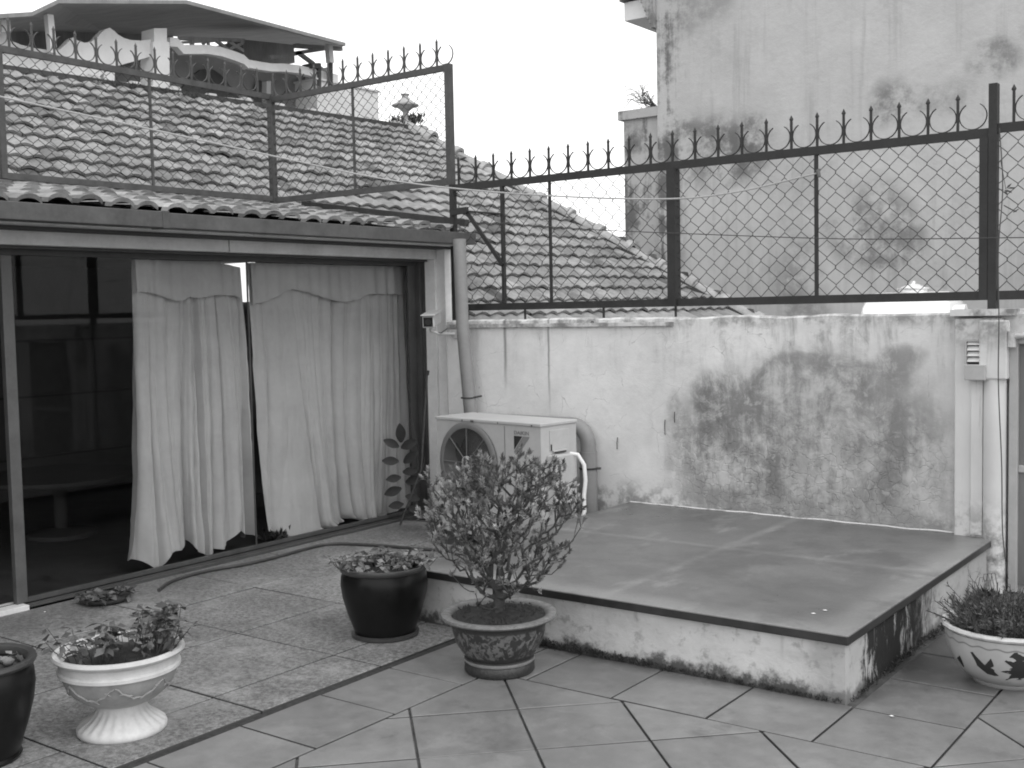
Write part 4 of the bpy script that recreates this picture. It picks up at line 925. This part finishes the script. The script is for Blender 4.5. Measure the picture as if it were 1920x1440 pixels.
# ------------------------------------------------------------------ plants
def leafpoly(mb, p, d, up, L, Wd, tone, fold=.25, seg=1):
    d = d.normalized(); s = d.cross(up)
    if s.length < .05: s = d.cross(Vector((1, .3, 0)))
    s.normalize(); n = s.cross(d); a = p; m1 = p+d*L*.45-n*L*.03; e = p+d*L-n*L*.12
    mb.add([a, m1+s*Wd/2+n*Wd*fold, e, m1-s*Wd/2+n*Wd*fold, m1], [(0, 4, 1), (4, 2, 1), (0, 3, 4), (4, 3, 2)], tone)
def pot_things(name, label, cat, loc, prof, m, soilz, soilr, wob=None, group=None):
    t = thing(name, label, cat, loc, 0, group)
    mb = MB(); mb.lathe(prof, 64, close=False, wob=wob); mb.build('pot_body', m, t, local=True)
    mb = MB(); rows = []
    for j in range(9):
        r = soilr*j/8; rows.append([(r*cos(2*pi*k/32), r*sin(2*pi*k/32), soilz+.014*mnoise.noise((r*18*cos(2*pi*k/32), r*18*sin(2*pi*k/32), loc[0]))+.012*(1-j/8)) for k in range(33)])
    mb.grid(rows); mb.build('soil', 'soil', t, local=True, fixn=False)
    return t
GZ = .004
# black pot
BP = Vector((-3.86, 4.11, GZ))
profb = [(.001, 0), (.150, 0), (.158, .012), (.150, .02), (.160, .05), (.185, .12), (.207, .20), (.215, .26), (.211, .305), (.203, .325)]
t = pot_things('black_pot', 'tall black glazed pot with seedlings, in front of the sliding door', 'plant pot', BP, profb+[(.19, .325), (.185, .30), (.17, .2)], 'black', .30, .187)
mb = MB(); mb.lathe([(.200, .322), (.214, .330), (.221, .342), (.218, .353), (.205, .356), (.190, .350), (.186, .335), (.188, .32)], 64, close=False); mb.build('rim', 'rimg', t, local=True)
mb = MB(); mb.lathe([(.151, .0), (.166, .004), (.167, .018), (.153, .022)], 48, close=False); mb.build('foot_ring', 'rimg', t, local=True)
# left pot, cut by the frame
LP = Vector((-4.02, 2.10, GZ))
t = pot_things('black_pot', 'black glazed pot holding pebbles and succulents, cut off at the left edge', 'plant pot', LP, [(r*.98, z*1.05) for r, z in profb]+[(.19, .34), (.185, .32), (.17, .2)], 'black', .325, .187)
mb = MB(); mb.lathe([(.196, .340), (.212, .346), (.219, .358), (.215, .369), (.203, .372), (.189, .366), (.185, .350), (.187, .335)], 64, close=False); mb.build('rim', 'rimg', t, local=True)
for _ in range(22):
    mb = MB(); a = random.uniform(0, 6.28); r = random.uniform(.02, .16); s = random.uniform(.014, .03); c = Vector((r*cos(a), r*sin(a), .345))
    K = [(s*sin(pi*j/5)*random.uniform(.8, 1.1), s*.7*(1-cos(pi*j/5))) for j in range(6)]; mb.lathe([(max(.0005, q[0]), q[1]) for q in K], 8, (c.x, c.y, c.z-.01), close=False, tone=random.uniform(.7, 1.4)); mb.build('pebble', 'stone', t, local=True)
# urn
UR = Vector((-3.83, 2.58, GZ))
def flute(a, z):
    if .02 < z < .095: return 1+.035*sin(22*a)*sin(pi*(z-.02)/.075)
    return 1
ut = thing('garden_urn', 'white moulded garden urn on a fluted foot, filled with dark leafy seedlings', 'urn', UR); ut.scale = (.96, .96, .99)
mb = MB(); mb.lathe([(.001, 0), (.168, 0), (.175, .008), (.175, .022), (.168, .032), (.150, .045), (.125, .062), (.105, .082), (.096, .100), (.096, .112), (.10, .118)], 132, close=False, wob=flute); mb.build('foot', 'urn', ut, local=True)
mb = MB(); mb.lathe([(.09, .112), (.115, .120), (.15, .137), (.185, .165), (.208, .195), (.220, .225), (.226, .246)], 72, close=False); mb.build('bowl', 'urnb', ut, local=True)
mb = MB(); mb.lathe([(.226, .244), (.238, .250), (.238, .262), (.229, .268), (.228, .295), (.236, .302), (.250, .306), (.256, .316), (.252, .327), (.240, .330), (.228, .322), (.222, .30), (.20, .25)], 72, close=False); mb.build('rim', 'urn', ut, local=True)
mb = MB()   # moulded garland on the bowl
def surf(prof, z):
    for (r0, z0), (r1, z1) in zip(prof, prof[1:]):
        if z0 <= z <= z1: return r0+(r1-r0)*(z-z0)/max(1e-6, z1-z0)
    return prof[-1][0]
ub = [(.115, .120), (.15, .137), (.185, .165), (.208, .195), (.220, .225), (.226, .246)]
for k in range(7):
    a0 = 2*pi*k/7+.2; pts = []
    for i in range(15):
        q = i/14; z = .232-.055*sin(pi*q)+.004*sin(q*30); a = a0+q*2*pi/7; r = surf(ub, z)+.002; pts.append((r*cos(a), r*sin(a), z))
    mb.tube(pts, [.003+.002*abs(sin(i*1.7)) for i in range(15)], 6)
    for i in range(2, 13, 2):
        p = Vector(pts[i]); a = a0+i/14*2*pi/7
        for s in (-1, 1): q = p+Vector((-sin(a)*.012*s, cos(a)*.012*s, random.uniform(-.012, .006))); mb.tube([p, q], [.005, .001], 5)
mb.build('garland', 'urnb', ut, local=True)
mb = MB(); rows = [[(.221*j/8*cos(2*pi*k/32), .221*j/8*sin(2*pi*k/32), .288+.008*mnoise.noise((j*cos(k/5.), j*sin(k/5.), 1))) for k in range(33)] for j in range(9)]; mb.grid(rows); mb.build('soil', 'soil', ut, local=True, fixn=False)
def seedlings(name, label, base, R, zs, n, hgt, leaf, m, sprig=(), droop=.15, tall=None):
    t = thing(name, label, 'plant', base); ms = MB(); ml = MB()
    pts = []
    for _ in range(n):
        a = random.uniform(0, 2*pi); r = R*sqrt(random.random()); pts.append((r*cos(a), r*sin(a), hgt*random.uniform(.55, 1.15)))
    for x, y, h in pts+list(sprig):
        p = Vector((x, y, zs)); lean = Vector((x*random.uniform(.1, .7), y*random.uniform(.1, .7), h)); q = p+lean
        mid = p+lean*.5+Vector((random.gauss(0, .006), random.gauss(0, .006), 0)); ms.tube([p-Vector((0, 0, .01)), mid, q], [.0022, .0017, .001], 4, cap=False)
        nl = random.randint(5, 8); a0 = random.uniform(0, 6.28)
        for k in range(nl):
            a = a0+2.4*k; f = 1-.28*(k//3)*random.uniform(.6, 1); c = p+lean*max(.35, f)
            d = Vector((cos(a), sin(a), random.uniform(-.7, .45))); L = leaf*random.uniform(.7, 1.35)
            leafpoly(ml, c+d*.006, d, Vector((random.gauss(0, .6), random.gauss(0, .6), 1)), L, L*random.uniform(.5, .72), random.uniform(.4, 1.9), .10)
    ms.build('stems', 'bark', t, local=True, fixn=False); ml.build('leaves', m, t, local=True, fixn=False); return t
rt2 = Vector((RT.x, RT.y, 0)).normalized(); fw2 = Vector((FW.x, FW.y, 0)).normalized()
e1 = rt2*.14+fw2*.03
seedlings('seedling_plant', 'dark pointed leafy seedlings growing in the white garden urn', UR, .19, .288, 44, .125, .042, 'leafs', [(e1.x+random.gauss(0, .025), e1.y+random.gauss(0, .025), random.uniform(.15, .21)) for _ in range(10)])
seedlings('seedling_plant', 'low mixed light and dark seedlings growing in the black pot by the door', BP, .17, .30, 52, .085, .036, 'leafl', [(-.19+random.gauss(0, .01), -.08, .07) for _ in range(2)]+[(.12, .12, .1), (.14, .1, .09), (.1, .14, .1)])
seedlings('succulent', 'few round pale succulent leaves in the cut off pot', LP, .13, .335, 6, .03, .035, 'leafl')
# small dish behind the urn
DS = Vector((-5.66, 3.74, GZ))
dt = thing('plant_dish', 'shallow dark dish of trailing leaves on the paving behind the urn', 'dish', DS)
mb = MB(); mb.lathe([(.001, 0), (.10, 0), (.135, .02), (.14, .03), (.132, .03), (.1, .012), (.001, .012)], 40, close=False); mb.build('dish', 'frame', dt, local=True)
seedlings('trailing_plant', 'sparse trailing leaves in the shallow dish behind the urn', DS, .11, .02, 16, .035, .05, 'leafs')

# bonsai
BO = Vector((-3.05, 3.98, 0))
pb = [(.001, 0), (.150, 0), (.158, .010), (.155, .040), (.150, .046), (.157, .052), (.158, .062), (.148, .070), (.172, .10), (.194, .14), (.206, .18), (.211, .215), (.213, .230), (.222, .236), (.252, .244), (.259, .252), (.257, .262), (.248, .266), (.222, .262), (.212, .255), (.205, .24), (.2, .2)]
bt = thing('bonsai_pot', 'wide patterned ceramic pot with flared pale rim standing before the platform', 'plant pot', BO)
mb = MB(); mb.lathe(pb, 80, close=False); mb.build('pot_body', 'bpot', bt, local=True)
mb = MB(); rows = [[(.209*j/10*cos(2*pi*k/40), .209*j/10*sin(2*pi*k/40), .247+.022*(1-j/10)+.012*mnoise.noise((j*1.2*cos(2*pi*k/40), j*1.2*sin(2*pi*k/40), 4))) for k in range(41)] for j in range(11)]; mb.grid(rows)
for _ in range(260):
    a = random.uniform(0, 6.28); r = .2*sqrt(random.random()); c = Vector((r*cos(a), r*sin(a), .258)); s = random.uniform(.003, .008); mb.add([c+Vector((s, 0, 0)), c+Vector((0, s, 0)), c+Vector((-s, 0, 0)), c+Vector((0, -s, 0)), c+Vector((0, 0, s*1.4))], [(0, 1, 4), (1, 2, 4), (2, 3, 4), (3, 0, 4)])
mb.build('soil', 'soil', bt, local=True, fixn=False)
az = thing('azalea_bush', 'bushy azalea with upright branches of tiny leaves in patterned pot', 'shrub', BO+Vector((0, 0, .25)))
def bpx(px, py, dep): # point of the crown, measured in the plane through the trunk
    k = .00238; return rt2*((px-938)*k*(.78+.26*min(1, max(0, (1145-py)/200))))+fw2*dep+Vector((0, 0, (1145-py)*k*1.0+.015))
clumps = [(845, 925, 42, 26), (812, 960, 30, 16), (838, 985, 46, 34), (880, 945, 46, 36), (872, 905, 40, 24), (912, 885, 40, 30), (920, 862, 20, 10), (955, 882, 30, 16), (988, 882, 36, 34), (1005, 900, 40, 30), (1040, 895, 34, 18), (1046, 878, 14, 7), (1060, 925, 34, 20), (1040, 950, 34, 20), (1082, 962, 24, 12), (960, 930, 56, 44), (930, 985, 60, 52), (990, 960, 56, 40), (890, 1010, 48, 36), (945, 1035, 55, 44), (1000, 1015, 46, 34), (1040, 1050, 26, 16), (1064, 1035, 24, 12), (1048, 1018, 14, 5), (900, 1062, 36, 20), (975, 1075, 40, 22), (1020, 1082, 22, 10), (990, 858, 16, 9), (815, 895, 10, 3), (905, 1095, 22, 8), (866, 1045, 26, 12)]
tg = []
for x, y, r, n in clumps:
    for _ in range(int(n*1.45)):
        a = random.uniform(0, 6.28); q = sqrt(random.random())*r*.86; spread = .30*sqrt(max(.08, 1-((x-945)/190) ** 2-((y-980)/190) ** 2))
        tg.append(bpx(x+q*cos(a), y+q*sin(a)*.9, random.uniform(-1, 1)*spread))
base0 = Vector((0, 0, .0)); plen = [0, .04, .08, .115]
nodes = [(Vector((0, 0, 0)), -1), (Vector((.004, 0, .04)), 0), (Vector((0, .004, .08)), 1), (Vector((-.004, 0, .115)), 2)]
tg = [p+Vector((0, 0, random.uniform(-.01, .02))) for p in tg]
tg.sort(key=lambda p: (p-nodes[3][0]).length)
ends = []
for p in tg:
    best = None
    for i, (q, pa) in enumerate(nodes):
        if i < 1: continue
        dd = p-q; c = dd.length*(1+1.0*max(0, .35-dd.normalized().z if dd.length > 1e-6 else 0))+.42*plen[i]
        if best is None or c < best[0]: best = (c, i)
    i = best[1]; q = nodes[i][0]; dd = p-q; k = max(1, int(dd.length/.035)); last = i
    for j in range(1, k+1):
        t = j/k; w = q+dd*t+Vector((random.gauss(0, .003), random.gauss(0, .003), -.02*sin(pi*t)*min(1, dd.length/.1))); nodes.append((w, last)); plen.append(plen[last]+(w-nodes[last][0]).length); last = len(nodes)-1
    ends.append((last, dd.normalized()))
cnt = [0]*len(nodes)
for e, _ in ends:
    i = e
    while i >= 0: cnt[i] += 1; i = nodes[i][1]
mb = MB(); rad = lambda c: .0006+.00085*sqrt(c)
for i, (p, pa) in enumerate(nodes):
    if pa >= 0:
        r1, r0 = rad(max(1, cnt[i])), rad(max(1, cnt[pa])); r0 = min(r0, r1*1.5) if pa > 3 else r0
        mb.tube([nodes[pa][0], p], [r0, r1], 5 if r1 > .003 else 4, cap=False)
mb.tube([(0, 0, -.02), (0, 0, .01)], [.026, .018], 10, cap=False)
mb.build('branches', 'bark', az, local=True, fixn=False)
mb = MB()
for e, d0 in ends:
    c = nodes[e][0]; ax = (d0*.5+Vector((c.x*.8, c.y*.8, .55))+Vector((random.gauss(0, .2), random.gauss(0, .2), 0))).normalized()
    s1 = ax.cross(Vector((.3, .5, .8))).normalized(); s2 = ax.cross(s1); bt_ = random.choice((.45, .7, .9, 1.1, 1.5, 2.0)); a0 = random.uniform(0, 6.28)
    for k in range(random.randint(9, 12)):
        a = a0+2.4*k; sp = .25+.07*k; d = (ax*1.0+(s1*cos(a)+s2*sin(a))*sp).normalized(); L = random.uniform(.016, .027)
        leafpoly(mb, c-ax*.002*k, d, ax, L, L*.46, bt_*random.uniform(.7, 1.35), .2)
mb.build('foliage', 'leafb', az, local=True, fixn=False)

# right bowl
RB = Vector((-1.16, 5.03, 0))
pr_ = [(.001, 0), (.138, 0), (.145, .010), (.145, .018), (.172, .035), (.203, .070), (.226, .110), (.241, .155), (.247, .195), (.250, .222)]
rt_ = thing('painted_bowl', 'white ceramic bowl planter painted with dark birds, at the right edge', 'plant pot', RB)
mb = MB(); mb.lathe(pr_, 80, close=False); mb.build('bowl', 'bowl', rt_, local=True)
mb = MB(); mb.lathe([(.247, .222), (.258, .228), (.263, .236), (.259, .246), (.247, .248), (.236, .240), (.230, .22)], 80, close=False, wob=lambda a, z: 1+.008*sin(26*a)); mb.build('rim', 'bowlw', rt_, local=True)
mb = MB(); rows = [[(.232*j/6*cos(2*pi*k/32), .232*j/6*sin(2*pi*k/32), .222) for k in range(33)] for j in range(7)]; mb.grid(rows); mb.build('soil', 'soil', rt_, local=True, fixn=False)
def decal(name, poly, a0, zc, sc, m):
    """flat painted shape laid on the bowl: poly in (u, v)"""
    mb = MB(); cu = sum(p[0] for p in poly)/len(poly); cv = sum(p[1] for p in poly)/len(poly)
    K = 5; n = len(poly); vs = []
    for r in range(K+1):
        for (pu, pv) in poly:
            uu = cu+(pu-cu)*r/K; vv2 = cv+(pv-cv)*r/K; z = zc+vv2*sc; R_ = surf(pr_, z)+.0012; a = a0+uu*sc/R_; vs.append((R_*cos(a), R_*sin(a), z))
    mb.add(vs, [(r*n+i, r*n+(i+1) % n, (r+1)*n+(i+1) % n, (r+1)*n+i) for r in range(K) for i in range(n)], 1, True); mb.build(name, m, rt_, local=True)
acam = atan2(CAM.y-RB.y, CAM.x-RB.x)
decal('painted_bird', [(-.45, .5), (-.35, .52), (-.05, .15), (.1, .1), (.25, .35), (.3, .42), (.36, .2), (.34, -.1), (.45, -.25), (.3, -.28), (.05, -.25), (-.1, -.12), (-.25, .02), (-.3, .2)], acam-.40, .105, .115, 'ink')
decal('painted_bird', [(.05, .1), (.45, .35), (.5, .1), (.35, -.3), (.2, -.35), (.1, -.1)], acam-1.05, .10, .08, 'ink')
decal('painted_foliage', [(-.5, .2), (-.3, .45), (.1, .5), (.5, .45), (.7, .1), (.6, -.3), (.3, -.35), (-.1, -.3), (-.4, -.35), (-.3, -.15), (-.55, -.1), (-.3, .05)], acam+.30, .115, .165, 'ink')
nb = thing('needle_shrub', 'dense spiky needle leaved shrub filling the painted bowl', 'shrub', RB+Vector((0, 0, .22)))
ms = MB(); ml = MB()
for _ in range(330):
    a = random.uniform(0, 6.28); r = .19*sqrt(random.random()); p = Vector((r*cos(a), r*sin(a), 0)); out = Vector((cos(a), sin(a), 0))
    h = random.uniform(.07, .17)*(1-.35*(r/.22)); q = p+out*(.10*(r/.2))*random.uniform(.4, 1.3)+Vector((random.gauss(0, .015), random.gauss(0, .015), h))
    ms.tube([p, (p+q)/2+Vector((0, 0, .006)), q], .0018, 4, cap=False); ax = (q-p).normalized(); s1 = ax.cross(Vector((.3, .5, .8))).normalized(); s2 = ax.cross(s1)
    for k in range(random.randint(15, 20)):
        f = random.uniform(.25, 1); c = p+(q-p)*f; b = random.uniform(0, 6.28); d = (ax*random.uniform(.5, 1.4)+s1*cos(b)+s2*sin(b)).normalized(); L = random.uniform(.018, .032)
        leafpoly(ml, c, d, ax, L, .0042, random.uniform(.45, 1.6), .1)
for _ in range(7):
    a = random.uniform(0, 6.28); c = Vector((.08*cos(a), .1*sin(a), .16)); ms.tube([c, c+Vector((.02*cos(a), .02, .05)), c+Vector((.04*cos(a), .03, .045)), c+Vector((.045*cos(a), .03, .01))], .0014, 4, cap=False)
ms.build('stems', 'bark', nb, local=True, fixn=False); ml.build('needles', 'needle', nb, local=True, fixn=False)

# rubber plant behind the glass and tuft standing in for a reflected bush
rp = thing('rubber_plant', 'dark broad leaved plant standing at the right end of the glass door', 'plant', (-5.80, 6.60, 0))
ms = MB(); ml = MB()
st = spline([(-5.80, 6.60, 0), (-5.82, 6.58, .25), (-5.80, 6.60, .5), (-5.82, 6.56, .78)], 5); ms.tube(st, .006, 6); ms.build('stem', 'bark', rp, fixn=False)
def bigleaf(mb, p, d, L, Wd, tone):
    d = d.normalized(); s = d.cross(Vector((.8, -.55, .2))).normalized(); n = s.cross(d); rows = []
    for j in range(8):
        f = j/7; w = Wd*sin(pi*min(.985, max(.03, f))) ** .7/2; c = p+d*L*f-n*L*.12*f*f; rows.append([c-s*w+n*w*.2, c, c+s*w+n*w*.2])
    mb.grid(rows, True, tone)
for k, (px, py, dx, dz, L) in enumerate(((752, 830, 0, 1, .13), (752, 840, 1, .45, .12), (748, 838, -.9, .5, .11), (757, 868, 1, .8, .12), (748, 865, -1, .1, .11), (755, 885, 1, .1, .10), (752, 895, -1, -.1, .10), (760, 905, 1, .3, .12), (753, 915, -.9, -.3, .12), (760, 930, 1, -.2, .1), (757, 945, -1, -.1, .1), (765, 950, .8, -.3, .1))):
    c = at(px, py, 0, -5.81); bigleaf(ml, c, rt2*dx+Vector((0, 0, dz))-fw2*.25, L*1.15, L*.62, random.uniform(.5, 1.0))
ml.build('leaves', 'leafr', rp, fixn=False)
fn = thing('bush_reflection', 'dark tuft standing in for a bush reflected in the glass, between the two curtains', 'plant', (-6.02, 5.33, 0)); mb = MB(); tuft(mb, (-6.02, 5.33, .04), .06, 320, .07, up=.8); mb.build('reflection_tuft', 'moss', fn, fixn=False)  # added leaves that imitate the bush's reflection in the pane

# weeds and moss along the platform foot
mb = MB()
def weedline(p0, p1, n, hfun, r=.02):
    p0, p1 = Vector(p0), Vector(p1)
    for i in range(n):
        f = random.random(); c = p0+(p1-p0)*f; h = hfun(f)
        if h < .006 or random.random() > min(1, h*22): continue
        tuft(mb, c+Vector((0, 0, random.uniform(0, h*.8))), r*random.uniform(.6, 1.2)*min(1, h*16+.2), 9, .014, up=.3, tone=(.5, 1.6))
weedline((-3.35, 4.365, 0), (-1.62, 4.365, 0), 620, lambda f: .055*max(.08, 1-f*1.25)*(.4+.9*abs(mnoise.noise((f*14, 0, 0))))+.016, .02)
weedline((-3.5, 4.36, 0), (-3.28, 4.36, 0), 130, lambda f: .06, .03)
weedline((-1.60, 4.4, 0), (-1.60, 6.4, 0), 420, lambda f: .02+.05*f*(.4+.8*abs(mnoise.noise((f*12, 3, 0)))), .018)
mb.build('moss_strip', 'moss', kind='stuff', fixn=False); bpy.data.objects['moss_strip']['label'] = 'dark moss and tiny weeds along the foot of the platform'; bpy.data.objects['moss_strip']['category'] = 'moss'
mb = MB(); tuft(mb, (-3.22, 4.33, .02), .035, 120, .03); tuft(mb, (-3.14, 4.33, .015), .025, 70, .03); tag(mb.build('weed_clump', 'moss', fixn=False), 'dark weeds sprouting at the platform foot right of the patterned pot', 'weeds')
mb = MB(); tuft(mb, (-1.50, 6.10, .05), .05, 120, .07, up=1.2, w=.08); twiggy(mb, (-1.56, 6.2, .05), 3, .1, (0, 0, 1), .002, depth=2); tag(mb.build('weed_clump', 'moss', fixn=False), 'thin weeds growing behind the painted bowl at the pilaster foot', 'weeds')
# litter
k = 0
for px, py, s, lab in ((84, 1147, .010, 'small white scrap on the paving left of the urn'), (1672, 1342, .010, 'tiny pale scrap on the tiles near the platform corner')):
    c = at(px, py, 2, .006); mb = MB(); mb.add([c+Vector((s, 0, 0)), c+Vector((0, s*.7, 0)), c+Vector((-s, 0, 0)), c+Vector((0, -s*.7, 0)), c+Vector((0, 0, s*.3))], [(0, 1, 4), (1, 2, 4), (2, 3, 4), (3, 0, 4)]); tag(mb.build('litter', 'litter', fixn=False), lab, 'litter')
for px, py, lab in ((1547, 1144, 'larger pale chip on the slab near the front corner'), (1525, 1150, 'smaller pale chip on the slab near the front corner')):
    c = at(px, py, 2, .288); mb = MB(); mb.add([c+Vector((.012, 0, 0)), c+Vector((0, .012, 0)), c+Vector((-.012, 0, 0)), c+Vector((0, -.01, 0)), c+Vector((0, 0, .003))], [(0, 1, 4), (1, 2, 4), (2, 3, 4), (3, 0, 4)]); tag(mb.build('paint_chip', 'ply', fixn=False), lab, 'chip')
# hose
mb = MB(); mb.tube(spline([(-4.9, 5.75, .016)]+[tuple(at(x, y, 2, .016)) for x, y in ((800, 1030), (700, 1022), (620, 1020), (570, 1030), (520, 1044), (460, 1058), (400, 1068), (350, 1080), (315, 1093), (298, 1106))], 6), .010, 8)
tag(mb.build('garden_hose', 'hose', fixn=False), 'thin dark hose snaking along the paving beside the door track', 'hose')
mb = MB(); mb.tube([at(802, 695, 1, 6.60), at(801, 703, 1, 6.60)], .014, 8); mb.tube([at(801, 700, 1, 6.60), at(790, 880, 1, 6.40), (-5.74, 6.30, .01)], .008, 8)
tag(mb.build('walking_stick', 'bark', fixn=False), 'thin dark stick leaning upright against the pale column', 'stick')
